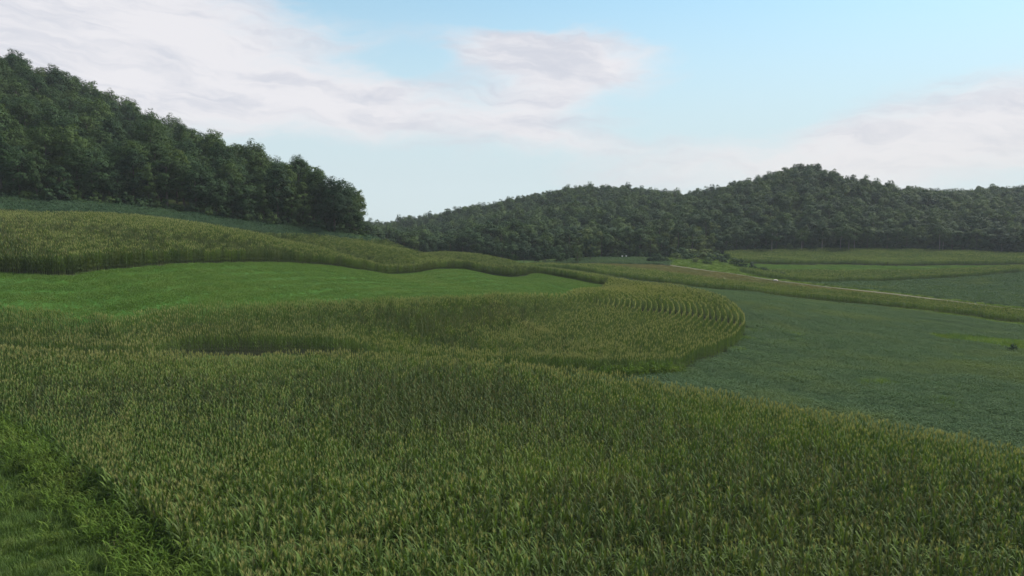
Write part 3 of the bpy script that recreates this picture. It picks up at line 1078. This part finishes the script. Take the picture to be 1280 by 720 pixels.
def trunk_geo(r, H, base, lobes, rt, lean=(0, 0), sides=6, limbs=6):
    b = MB()
    L = np.array([lean[0], lean[1], 0.0])
    top = H * 0.82
    pts = [np.array([0, 0, -0.6])] + [np.array([r.uniform(-.18, .18), r.uniform(-.18, .18), top * t]) + L * top * t for t in (0.2, 0.45, 0.7, 1.0)]
    rad = [rt * 1.35, rt, rt * 0.8, rt * 0.5, rt * 0.12]
    V, F = tube(pts, rad, sides)
    b.add(V, F)
    for k in range(limbs):
        c, _ = lobes[r.randrange(len(lobes))]
        c = c + L * c[2]
        z0 = max(base * 0.75, min(c[2] - 1.2, top * 0.85))
        s = np.array([0, 0, z0]) + L * z0
        m_ = (s + c) / 2 + np.array([0, 0, 0.4])
        V, F = tube([s, m_, c], [rt * 0.42, rt * 0.26, rt * 0.07], 4)
        b.add(V, F)
    return np.concatenate(b.V), b.F


class Tree:
    pass


def make_tree(seed, H, rad, base, n_lobe, n_leaf, leaf, leaf_mat, bark="bark", limbs=6):
    r = random.Random(seed)
    lean = (r.uniform(-.03, .03), r.uniform(-.03, .03))
    V, F, lobes = crown_geo(r, H, rad, base, n_lobe, n_leaf, leaf, lean, (0.17, 0.32) if n_lobe > 30 else (0.22, 0.36))
    Vt, Ft = trunk_geo(r, H, base, lobes, (0.012 if bark == "pale_bark" else 0.018) * H, lean, 6, limbs)
    t = Tree()
    t.crown = mesh_from("crown", V, F, [M[leaf_mat]])
    t.trunk = mesh_from("trunk", Vt, Ft, [M[bark]], smooth=True)
    b = MB()
    b.add(V, F, 0)
    b.add(Vt, Ft, 1)
    t.H, t.rad, t.pale, t.mat = H, rad, bark == "pale_bark", leaf_mat
    t.whole = lambda: b.mesh("tree", [M[leaf_mat], M[bark]])
    return t


NEAR = [make_tree(1, 17, 5.0, 1.6, 84, 5200, 0.42, "tree_leaf"), make_tree(2, 19, 4.6, 2.2, 80, 5000, 0.42, "tree_leaf"),
        make_tree(3, 15, 5.6, 1.2, 90, 5600, 0.43, "deep_leaf"), make_tree(4, 18, 5.2, 2.0, 84, 5000, 0.42, "deep_leaf"),
        make_tree(5, 14, 4.4, 1.0, 70, 4400, 0.42, "tree_leaf"), make_tree(6, 16, 4.0, 2.0, 50, 2300, 0.36, "pale_leaf", limbs=9),
        make_tree(7, 20, 5.5, 2.6, 92, 5600, 0.43, "tree_leaf"), make_tree(8, 12, 4.6, 0.5, 70, 4400, 0.42, "deep_leaf")]
NEAR_W = [4, 4, 4, 4, 3, 1.2, 3, 3]
FARP = [make_tree(21, 15, 4.8, 1.5, 30, 1500, 0.70, "tree_leaf", limbs=3), make_tree(22, 17, 5.4, 2.0, 30, 1700, 0.72, "tree_leaf", limbs=3),
        make_tree(23, 14, 5.6, 1.0, 30, 1700, 0.72, "deep_leaf", limbs=3), make_tree(24, 16, 4.8, 2.0, 28, 1500, 0.70, "deep_leaf", limbs=3),
        make_tree(25, 13, 4.4, 0.8, 26, 1300, 0.68, "pale_leaf", limbs=3), make_tree(26, 18, 5.2, 2.5, 30, 1600, 0.72, "tree_leaf", limbs=3),
        make_tree(27, 17, 4.6, 6.0, 24, 1200, 0.66, "tree_leaf", "pale_bark", 5), make_tree(28, 18, 4.8, 7.0, 24, 1200, 0.66, "tree_leaf", "pale_bark", 5)]
G_far = scatter_group([t.whole() for t in FARP])
G_nearT = scatter_group([t.whole() for t in NEAR])


def jitter_fill(poly, step, notin=()):
    a = np.asarray(poly)
    lo, hi = a.min(0), a.max(0)
    X, Y = np.meshgrid(np.arange(lo[0], hi[0], step), np.arange(lo[1], hi[1], step * 0.87))
    X = X + (np.arange(len(X))[:, None] % 2) * step / 2
    P = np.stack([X.ravel(), Y.ravel()], 1) + rng.uniform(-0.36, 0.36, (X.size, 2)) * step
    k = inside(P, poly)
    for q in notin:
        k &= ~inside(P, q)
    return P[k]


# wood on the hillside: keep a little back from the field edge
we = np.array([(p[0] - 1.0, p[1] + 2.0) for p in w_edge])
poly_W = cat([we, [(gx(452, 250), 252), (gx(448, 275), 275), (gx(420, 300), 300), (gx(330, 340), 340), (-250, 370), (-420, 340), (-420, 150)]])
pw = jitter_fill(poly_W, 7.4)
# a closed front along the edge itself
edge_pts = dense(we[::6], 4.6)
edge_pts = edge_pts + rng.uniform(-0.8, 0.8, edge_pts.shape) + np.array([-0.5, 2.2])
edge_pts = edge_pts[edge_pts[:, 0] < gx(448, 241)]
pw = pw[dist_to(pw, edge_pts) > 3.4]
# woods on the hills across the valley
fe = np.array([(p[0], p[1] + 3.0) for p in far_edge])
poly_V = cat([fe, [(gx(1500, 380), 372), (620, 690), (300, 720), (120, 735), (-60, 700), (-170, 620), (-150, 420), (-95, 335)]])
pv = jitter_fill(poly_V, 7.6, [poly_W])
fe_pts = dense(fe[::6], 6.0)
fe_pts = fe_pts + rng.uniform(-1.0, 1.0, fe_pts.shape) + np.array([0, 1.5])
pv = pv[dist_to(pv, fe_pts) > 4.5]
# the low dark copse that juts into the valley
copse = np.array([(gx(u, Y), Y) for u, Y in [(612, 318), (640, 316), (668, 315), (695, 316), (722, 320), (628, 328), (655, 326), (682, 326), (708, 328), (738, 334), (600, 330), (620, 338), (650, 336), (680, 338), (745, 345)]])

cand = []      # x, y, proto list, proto index, scale, where


def choose(P, protos, weights, where, smin, smax, seed):
    g = np.random.default_rng(seed)
    w = np.array(weights, float)
    k = g.choice(len(w), len(P), p=w / w.sum())
    s = g.uniform(smin, smax, len(P))
    z = height(P[:, 0], P[:, 1])
    for i in range(len(P)):
        cand.append([P[i, 0], P[i, 1], z[i], protos, int(k[i]), float(s[i]), where])


choose(pw, NEAR, NEAR_W, "wood", 0.70, 1.18, 1)
choose(edge_pts, NEAR, [2, 2, 4, 2, 4, 1.0, 1, 4], "edge", 0.80, 1.05, 2)
choose(pv, FARP, [4, 4, 4, 4, 1.3, 3, 0, 0], "far", 0.70, 1.18, 3)
choose(fe_pts, FARP, [3, 3, 4, 3, 1.2, 2, 0, 0], "faredge", 0.75, 1.0, 4)
choose(copse, FARP, [2, 1, 4, 2, 1, 1, 0, 0], "copse", 0.55, 0.75, 5)
# lighter, yellower trees at the middle of the far wood's foot
for c in cand:
    if c[3] is FARP and c[6] in ("far", "faredge") and c[1] < 430 and 715 < 640 + FPX * c[0] / c[1] < 900 and rng.uniform() < 0.42:
        c[4] = 4
# pale-stemmed trees along the front of the far wood
for u, Y in [(964, 398), (1001, 400), (1026, 402), (1049, 401), (1060, 400), (1066, 403), (1172, 399), (1177, 401)]:
    x = gx(u, Y - 2)
    cand.append([x, Y - 2, h1(x, Y - 2), FARP, 6 + (int(u) % 2), 0.85 + 0.02 * (u % 7), "pale"])
# the big round tree at the end of the hillside wood, and its lower neighbours
for u, Y, k, s in [(420, 236, 2, 1.26), (398, 238, 6, 0.95), (438, 241, 4, 0.90), (450, 243, 7, 0.60)]:
    x = gx(u, Y)
    cand.append([x, Y, h1(x, Y), NEAR, k, s, "edge"])

# how much of each tree the view shows: coarse depth painting
BW, BH = 512, 288
buf = np.zeros((BH, BW), np.int32) - 1
cx = np.array([[c[0], c[1], c[2]] for c in cand])
U, Vv, okc = in_frame(cx + np.array([0, 0, 8.0]), 60, 60)
order = np.argsort(cx[:, 1])
# the open land hides what is behind it
gidx = np.nonzero((GY.ravel() > 30) & (GY.ravel() < 320) & (np.abs(GX.ravel()) < 260))[0]
vis = np.zeros(len(cand), int)
skyl = np.zeros(len(cand), bool)
topline = np.full(BW, BH)
for i in order:
    if not okc[i]:
        continue
    t = cand[i][3][cand[i][4]]
    f = FPX * 0.4 / cand[i][1]
    uc, vb = U[i] * 0.4, Vv[i] * 0.4 + 8 * f
    hh, rr = t.H * cand[i][5] * f, t.rad * cand[i][5] * f
    v0, v1 = int(max(0, vb - hh)), int(min(BH, vb))
    u0, u1 = int(max(0, uc - rr)), int(min(BW, uc + rr + 1))
    if v1 <= v0 or u1 <= u0:
        continue
    uu, vv2 = np.meshgrid(np.arange(u0, u1), np.arange(v0, v1))
    m_ = ((uu - uc) / (rr + .5)) ** 2 + ((vv2 - (vb - hh / 2)) / (hh / 2 + .5)) ** 2 < 1
    sub = buf[v0:v1, u0:u1]
    new = m_ & (sub < 0)
    vis[i] = new.sum()
    sub[new] = i
skyl_i = set()
for u in range(0, BW):
    colm = np.nonzero(buf[:, u] >= 0)[0]
    if len(colm):
        skyl_i.add(int(buf[colm[0], u]))

rank = np.argsort(-vis)
solo = [int(i) for i in rank[:300] if vis[i] > 3]
solo += [i for i in range(len(cand)) if cand[i][6] == "pale" and i not in solo and okc[i]]
solo = solo[-300:] if len(solo) > 300 else solo
solo_set = set(solo)

ORD = ["first", "second", "third", "fourth", "fifth", "sixth", "seventh", "eighth", "ninth", "tenth", "eleventh", "twelfth"]


def ordinal(k):
    if k < 12:
        return ORD[k]
    n = k + 1
    return "%d%s" % (n, "th" if 10 < n % 100 < 14 else {1: "st", 2: "nd", 3: "rd"}.get(n % 10, "th"))


look = {"tree_leaf": "green", "deep_leaf": "dark green", "pale_leaf": "pale green"}
fams = {}
for i in solo:
    c = cand[i]
    w = c[6]
    fam = w
    if w in ("wood", "edge") and i in skyl_i:
        fam = "leftsky"
    elif w == "far" and i in skyl_i:
        fam = "farsky"
    fams.setdefault((fam, c[3][c[4]].mat), []).append(i)
PHR = {"leftsky": "%s skyline tree of the left hillside wood, %s of its colour from the right",
       "edge": "%s tree fronting the left hillside wood, %s of its colour from the right",
       "wood": "%s tree inside the left hillside wood, %s of its colour from the right",
       "farsky": "%s tree on the far hills' skyline, %s of its colour from the right",
       "far": "%s tree on the far wooded hills, %s of its colour from the right",
       "faredge": "%s tree fronting the far wood, %s of its colour from the right",
       "copse": "%s low tree of the copse jutting into the valley, %s from the right",
       "pale": "%s pale-trunked tree fronting the far right wood, %s from the right"}
GRP = {"leftsky": "trees of the left hillside wood", "edge": "trees of the left hillside wood", "wood": "trees of the left hillside wood",
       "farsky": "trees of the far wooded hills", "far": "trees of the far wooded hills", "faredge": "trees of the far wooded hills",
       "copse": "trees of the valley copse", "pale": "pale-trunked trees of the far wood"}
for (fam, mat), idx in fams.items():
    idx.sort(key=lambda i: -U[i])
    for k, i in enumerate(idx):
        x, y, z, protos, pi, s, w = cand[i]
        t = protos[pi]
        e = bpy.data.objects.new("broadleaf_tree", None)
        COL.objects.link(e)
        e.location = (x, y, z)
        rr = random.Random(i)
        e.rotation_euler = (0, 0, rr.uniform(0, 6.28))
        e.scale = (s * rr.uniform(0.92, 1.1), s * rr.uniform(0.92, 1.1), s)
        tag(e, PHR[fam] % (look[mat], ordinal(k)), "tree", GRP[fam])
        link("trunk", t.trunk, e)
        link("crown", t.crown, e)

for protos, group, nm, lb in ((NEAR, G_nearT, "wood_interior", "broadleaf trees deeper in the left hillside wood"),
                              (FARP, G_far, "forest", "mass of broadleaf forest covering the far hills")):
    ids = [i for i in range(len(cand)) if i not in solo_set and cand[i][3] is protos and (okc[i] or cand[i][1] < 330)]
    P = np.array([cand[i][:3] for i in ids])
    s = np.array([cand[i][5] for i in ids])
    rot = np.stack([0 * s, 0 * s, rng.uniform(0, 6.28, len(s))], 1)
    scatter(nm, group, P, rot, s, [cand[i][4] for i in ids], lb, "forest")


# ------------------------------------------------------------------ bushes and undergrowth
def bush_mesh(seed, H, rad, n, leaf, mat):
    r = random.Random(seed)
    V, F, _ = crown_geo(r, H, rad, -0.2 * H, 16, n, leaf)
    b = MB()
    b.add(V, F)
    return b.mesh("foliage", [M[mat]])


BUSH = [bush_mesh(60 + i, 2.6 + 0.3 * i, 2.0 + 0.1 * i, 420, 0.42, ["deep_leaf", "tree_leaf", "deep_leaf", "tree_leaf"][i]) for i in range(4)]
BUSH.append(bush_mesh(70, 2.2, 2.2, 420, 0.42, "pale_leaf"))
G_bush = scatter_group(BUSH)
pts, scs = [], []
for p in dense(we[::6], 2.2):
    pts.append(p + rng.uniform(-0.9, 0.9, 2) + np.array([0.3, -0.6]))
    scs.append(rng.uniform(0.7, 1.25))
for p in dense(fe[::6], 3.0):
    pts.append(p + rng.uniform(-1.0, 1.0, 2) + np.array([0, -0.8]))
    scs.append(rng.uniform(0.8, 1.4))
    pts.append(p + rng.uniform(-1.0, 1.0, 2) + np.array([0, 4.5]))
    scs.append(rng.uniform(1.3, 1.9))
P3 = put3(np.array(pts), -0.1)
scatter("undergrowth", G_bush, P3, np.stack([np.zeros(len(P3)), np.zeros(len(P3)), rng.uniform(0, 6.28, len(P3))], 1), np.array(scs), rng.integers(0, 4, len(P3)),
        "dark undergrowth along the feet of the woods", "undergrowth")

# single bushes in the rough ground between road and wood
brush = [(818, 322, 1.15, 0), (826, 320, 1.0, 2), (832, 322, 0.8, 1), (846, 345, 1.2, 4), (855, 352, 1.4, 2), (866, 350, 1.1, 0), (878, 352, 1.3, 4), (889, 345, 1.0, 2), (896, 352, 1.2, 0),
         (905, 340, 1.1, 2), (918, 332, 1.0, 1), (925, 322, 0.9, 3), (937, 312, 0.9, 2), (948, 300, 0.8, 1), (955, 290, 0.85, 3), (968, 283, 0.8, 1), (978, 276, 0.7, 3), (990, 270, 0.7, 4), (870, 330, 0.9, 4), (884, 325, 0.8, 3), (860, 362, 1.6, 4), (840, 362, 1.7, 0), (880, 368, 1.6, 4)]
for k, (u, Y, s, q) in enumerate(sorted(brush)):
    x = gx(u, Y)
    e = bpy.data.objects.new("bush", None)
    COL.objects.link(e)
    e.location = (x, Y, h1(x, Y) - 0.1)
    e.rotation_euler = (0, 0, k * 1.7)
    e.scale = (s * 1.7, s * 1.4, s * 1.25)
    tag(e, "%s bush in the rough brush beyond the gravel road, %s from the left" % (look[BUSH[q].materials[0].name], ordinal(k)), "bush", "bushes in the far brush")
    link("foliage", BUSH[q], e)
    Vb, Fb = tube([(0, 0, -0.3), (0.05, 0.02, 0.6), (0.1, 0.0, 1.4)], [0.09, 0.07, 0.02], 5)
    link("stem", mesh_from("stem", Vb, Fb, [M["bark"]]), e)

# rough grass of the verges and the brush
poly_rough = cat([[(gx(800, 318), 318), (gx(845, 306), 306)], np.array([(p[0] + 1, p[1] + 4) for p in road if p[1] < 300 and p[1] > 236]), [(gx(1000, 262), 262), (gx(940, 300), 300), (gx(925, 340), 340), (gx(900, 390), 390), (gx(840, 366), 366)]])
G_rough = scatter_group([grass_patch(40 + i, 120, 2.4, 0.9, 0.10, [M[["weed_leaf", "rank_grass", "weed_leaf"][i]]]) for i in range(3)])
P3 = fill(poly_rough, 2.2)
P3b = put3(np.array([p + np.array([rng.uniform(-.5, .5), 3.4 + rng.uniform(-.2, 1.5)]) for p in dense(road[::3], 1.3)]))
P3c = put3(np.array([p + np.array([0, -3.4 + rng.uniform(-.4, .3)]) for p in dense(road[::3], 1.5)]))
PR = cat([P3, P3b])
scatter("rough_grass", G_rough, PR, np.stack([0 * PR[:, 0], 0 * PR[:, 0], rng.uniform(0, 6.28, len(PR))], 1), rng.uniform(0.6, 1.0, len(PR)), rng.integers(0, 3, len(PR)),
        "rough grass and weeds along the gravel road", "weeds")

# ripe grass between the far corn strip and the road
M["ripe_grass"] = leafmat("ripe_grass", (0.115, 0.112, 0.050), (0.165, 0.150, 0.072), (0.095, 0.115, 0.045), 0.25, 0.8, 0.05, 0.03)
G_ripe = scatter_group([grass_patch(140 + i, 150, 2.4, 0.30, 0.10, [M["ripe_grass"]]) for i in range(4)])
P3 = fill(poly_F, 1.9, 0.4, [poly_C], lambda P: dist_to(P, f_near) > 19)
scatter("ripe_grass", G_ripe, P3, slope_rot(P3[:, :2], rng.uniform(0, 6.28, len(P3))), rng.uniform(0.8, 1.2, len(P3)), rng.integers(0, 4, len(P3)),
        "ripe tan grass between the far corn strip and the gravel road", "grass")

# rank grass: foot of the far corn strip, the strip inside the soybeans, weeds at the corn's nose
fb = f_near[(f_near[:, 0] > gx(1100, 185))]
P_gs = fill(poly_gs, 0.9)
n_gs = len(P_gs)
PF = cat([put3(np.array([p + np.array([rng.uniform(-.5, .5), -rng.uniform(0.3, 5.5)]) for p in dense(fb[::4], 0.16)])), P_gs])
PN = put3(np.array([C_right[3] + np.array([1.2, 1.0]) + rng.normal(0, 0.7, 2) for _ in range(10)] + [C_right[2] + np.array([3.0, 3.0]) + rng.normal(0, 0.7, 2) for _ in range(10)] +
                   [C_right[4] + np.array([0.6, -2]) + rng.normal(0, 0.6, 2) for _ in range(8)]))
PW = []
for (u, v, Y, n, sx) in [(1092, 503, 80, 14, 1.6), (1010, 500, 82, 8, 1.2), (980, 432, 120, 12, 3.0), (1190, 520, 70, 10, 1.5), (1205, 450, 104, 8, 2.0), (1010, 445, 112, 8, 2.5)]:
    for _ in range(n):
        PW.append((gx(u, Y) + rng.normal(0, sx), Y + rng.normal(0, 0.8)))
PX = cat([PF, PN, put3(np.array(PW), -0.05)])
G_rank = scatter_group([grass_patch(50 + i, 130, 1.3, 0.95, 0.05, [M[["rank_grass", "weed_leaf", "grass_blade"][i]]]) for i in range(3)])
scatter("rank_grass", G_rank, PX, np.stack([0 * PX[:, 0], 0 * PX[:, 0], rng.uniform(0, 6.28, len(PX))], 1), rng.uniform(0.7, 1.2, len(PX)), np.where(np.arange(len(PX)) < len(PF) - n_gs, rng.integers(0, 3, len(PX)) // 2, rng.integers(0, 3, len(PX))),
        "bright rank grass along field edges round the soybeans", "weeds")

# ------------------------------------------------------------------ foreground verge
poly_V0 = cat([e_near, [(0, 0), (-60, 0), (-90, 70)]])
G_turf = scatter_group([grass_patch(80 + i, 240, 0.8, [0.22, 0.3, 0.42, 0.26, 0.55, 0.3][i], 0.018, [M["turf_blade"]]) for i in range(6)])
P3 = fill(poly_V0, 0.55)
P3 = P3[P3[:, 1] > 20]
scatter("verge_grass", G_turf, P3, slope_rot(P3[:, :2], rng.uniform(0, 6.28, len(P3))), rng.uniform(0.7, 1.5, len(P3)), rng.integers(0, 6, len(P3)),
        "short dark green grass in the corner by the foreground corn", "grass")


def weed_clump(seed, n, h, w, mat, spread):
    r = random.Random(seed)
    b = MB()
    for k in range(n):
        hs = h * r.uniform(0.55, 1.1)
        ox, oy = r.gauss(0, spread), r.gauss(0, spread)
        V, F = tube([(0, 0, -.05), (0.03, 0, hs * .6), (0.08, 0.02, hs)], [0.008, 0.006, 0.003], 3)
        a0 = r.uniform(0, 6.28)
        b.add(rotz(V, a0) + np.array([ox, oy, 0]), F)
        for q in range(5):
            V, F = blade(h * r.uniform(0.28, 0.48), w, r.uniform(50, 75), r.uniform(-75, -20), 4, r.uniform(-.5, .5))
            b.add(rotz(V, a0 + q * 2.5 + r.uniform(-.4, .4)) + np.array([ox, oy, hs * (0.2 + 0.18 * q)]), F)
    return b.mesh("weed_clump", [M[mat]])


G_weed = scatter_group([weed_clump(90 + i, 9, 1.5, 0.05, "weed_leaf", 0.28) for i in range(5)] + [weed_clump(99, 10, 0.9, 0.02, "dry_weed", 0.25)])
en = e_near[(e_near[:, 1] > 18)]
pw_ = []
for p in dense(en[::3], 0.30):
    for _ in range(6):
        d = abs(rng.normal(0.0, 1.6)) - 1.1
        pw_.append(p + np.array([-0.72, -0.69]) * d + rng.normal(0, 0.15, 2))
P3 = put3(np.array(pw_))
_, _, ok = in_frame(P3, 40, 60)
P3 = P3[ok]
kd = np.where(rng.uniform(size=len(P3)) < 0.05, 5, rng.integers(0, 5, len(P3)))
scatter("weeds", G_weed, P3, np.stack([rng.normal(0, .1, len(P3)), rng.normal(0, .1, len(P3)), rng.uniform(0, 6.28, len(P3))], 1), rng.uniform(0.6, 1.15, len(P3)), kd,
        "tall leafy weeds fringing the foreground corn", "weeds")

# low weeds all over the verge
P3 = fill(poly_V0, 0.75, 0.45)
P3 = P3[(P3[:, 1] > 22) & (rng.uniform(size=len(P3)) < 0.45 + 0.5 * wave(P3, 3.0))]
scatter("verge_weeds", G_weed, P3, np.stack([rng.normal(0, .15, len(P3)), rng.normal(0, .15, len(P3)), rng.uniform(0, 6.28, len(P3))], 1), rng.uniform(0.22, 0.5, len(P3)), rng.integers(0, 5, len(P3)),
        "low leafy weeds in the grass of the near corner", "weeds")

# bright weeds at the near end of the curved strip
pq = dense([C_near[-2], C_near[-1], C_right[0]], 0.5)
P3 = put3(np.array([p + np.array([rng.uniform(-.6, .6), -rng.uniform(-0.4, 1.2)]) for p in pq for _ in range(3)]))
G_weedF = scatter_group([weed_clump(130 + i, 9, 1.9, 0.08, "weed_leaf", 0.3) for i in range(4)])
scatter("weeds", G_weedF, P3, np.stack([0 * P3[:, 0], 0 * P3[:, 0], rng.uniform(0, 6.28, len(P3))], 1), rng.uniform(0.6, 1.1, len(P3)), rng.integers(0, 4, len(P3)),
        "bright green weeds at the near end of the curved corn strip", "weeds")

# a single bright clump of tall grass standing at the bottom edge, and a dry one at the left
for (u, Y, h, w, mat, n, lb) in [(292, 31.6, 1.5, 0.05, "rank_grass", 26, "bright green clump of tall grass at the bottom edge before the corn"),
                                 (35, 46.5, 1.3, 0.03, "dry_weed", 24, "brownish dry weed clump in the grass at the left edge")]:
    x = gx(u, Y)
    o = link("grass_clump", weed_clump(int(u) + 7, n, h, w, mat, 0.42), None, (x, Y, h1(x, Y)))
    tag(o, lb, "grass clump")

# ------------------------------------------------------------------ small far things
def box_mesh(name, sx, sy, sz, mat, bev=0.06):
    import bmesh
    bm = bmesh.new()
    bmesh.ops.create_cube(bm, size=1.0)
    for v in bm.verts:
        v.co = Vector((v.co.x * sx, v.co.y * sy, (v.co.z + 0.5) * sz))
    bmesh.ops.bevel(bm, geom=bm.edges[:], offset=bev, segments=2, affect="EDGES")
    me = bpy.data.meshes.new(name)
    bm.to_mesh(me)
    bm.free()
    me.materials.append(M[mat])
    return me


for k, (u, lb) in enumerate([(777.5, "small white box at the far edge of the valley soybeans, nearer the copse"), (782.5, "small white box at the far edge of the valley soybeans, nearer the bushes")]):
    Y = 352
    x = gx(u, Y)
    e = bpy.data.objects.new("field_box", None)
    COL.objects.link(e)
    e.location = (x, Y, h1(x, Y) + 0.2)
    tag(e, lb, "box", "white boxes by the far soybeans")
    link("body", box_mesh("body", 0.6, 0.6, 1.0, "white_paint"), e)
    link("lid", box_mesh("lid", 0.72, 0.72, 0.12, "white_paint", 0.03), e, (0, 0, 1.0))
for k, (u, lb) in enumerate([(1104.5, "small dark post in the far grass strip, the fainter of two"), (1109, "small dark post in the far grass strip, the bolder of two")]):
    Y = 347
    x = gx(u, Y)
    Vp, Fp = tube([(0, 0, -0.3), (0.02, 0, 0.9), (0.05, 0.02, 1.9 - 0.4 * (k == 0))], [0.22 + 0.14 * k, 0.2 + 0.14 * k, 0.17 + 0.1 * k], 7)
    tag(link("post", mesh_from("post", Vp, Fp, [M["old_wood"]]), None, (x, Y, h1(x, Y))), lb, "post", "posts in the far grass strip")


def rock_mesh(seed, sx, sy, sz, mat):
    import bmesh
    r = random.Random(seed)
    bm = bmesh.new()
    bmesh.ops.create_icosphere(bm, subdivisions=2, radius=1.0)
    for v in bm.verts:
        k = r.uniform(0.82, 1.12)
        v.co = Vector((v.co.x * sx * k, v.co.y * sy * k, v.co.z * sz * k))
    me = bpy.data.meshes.new("boulder")
    bm.to_mesh(me)
    bm.free()
    me.materials.append(M[mat])
    return me


x = gx(971, 243)
tag(link("boulder", rock_mesh(1, 0.9, 0.6, 0.45, "stone"), None, (x, 244, h1(x, 244) + 0.3)), "pale boulder beside the gravel road behind the far corn", "boulder")
x = gx(1272, 118)
e = bpy.data.objects.new("bush", None)
COL.objects.link(e)
e.location = (x, 118, h1(x, 118))
e.scale = (0.55, 0.5, 0.62)
tag(e, "small dark bush alone in the soybeans at the right edge", "bush")
link("foliage", BUSH[0], e)
Vb, Fb = tube([(0, 0, -0.3), (0.05, 0.02, 0.6), (0.1, 0.0, 1.4)], [0.09, 0.07, 0.02], 5)
link("stem", mesh_from("stem", Vb, Fb, [M["bark"]]), e)

# ------------------------------------------------------------------ haze: the air of the valley
import bmesh
bm = bmesh.new()
bmesh.ops.create_cube(bm, size=1.0)
for v in bm.verts:
    v.co = Vector((v.co.x * 3300 + 100, v.co.y * 2800 + 550, -30 if v.co.z < 0 else 135))
hz = bpy.data.meshes.new("haze")
bm.to_mesh(hz)
bm.free()
hm = bpy.data.materials.new("haze")
hm.use_nodes = True
hm.node_tree.nodes.clear()
Nh = NT(hm.node_tree)
pv_ = Nh.n("ShaderNodeVolumePrincipled")
pv_.inputs["Color"].default_value = (0.80, 0.88, 0.97, 1)
pv_.inputs["Density"].default_value = 0.00012
pv_.inputs["Anisotropy"].default_value = 0.0
oh = Nh.n("ShaderNodeOutputMaterial")
hm.node_tree.links.new(pv_.outputs[0], oh.inputs["Volume"])
hz.materials.append(hm)
tag(link("haze", hz), "thin blue evening haze in the valley air", "haze", kind="stuff")
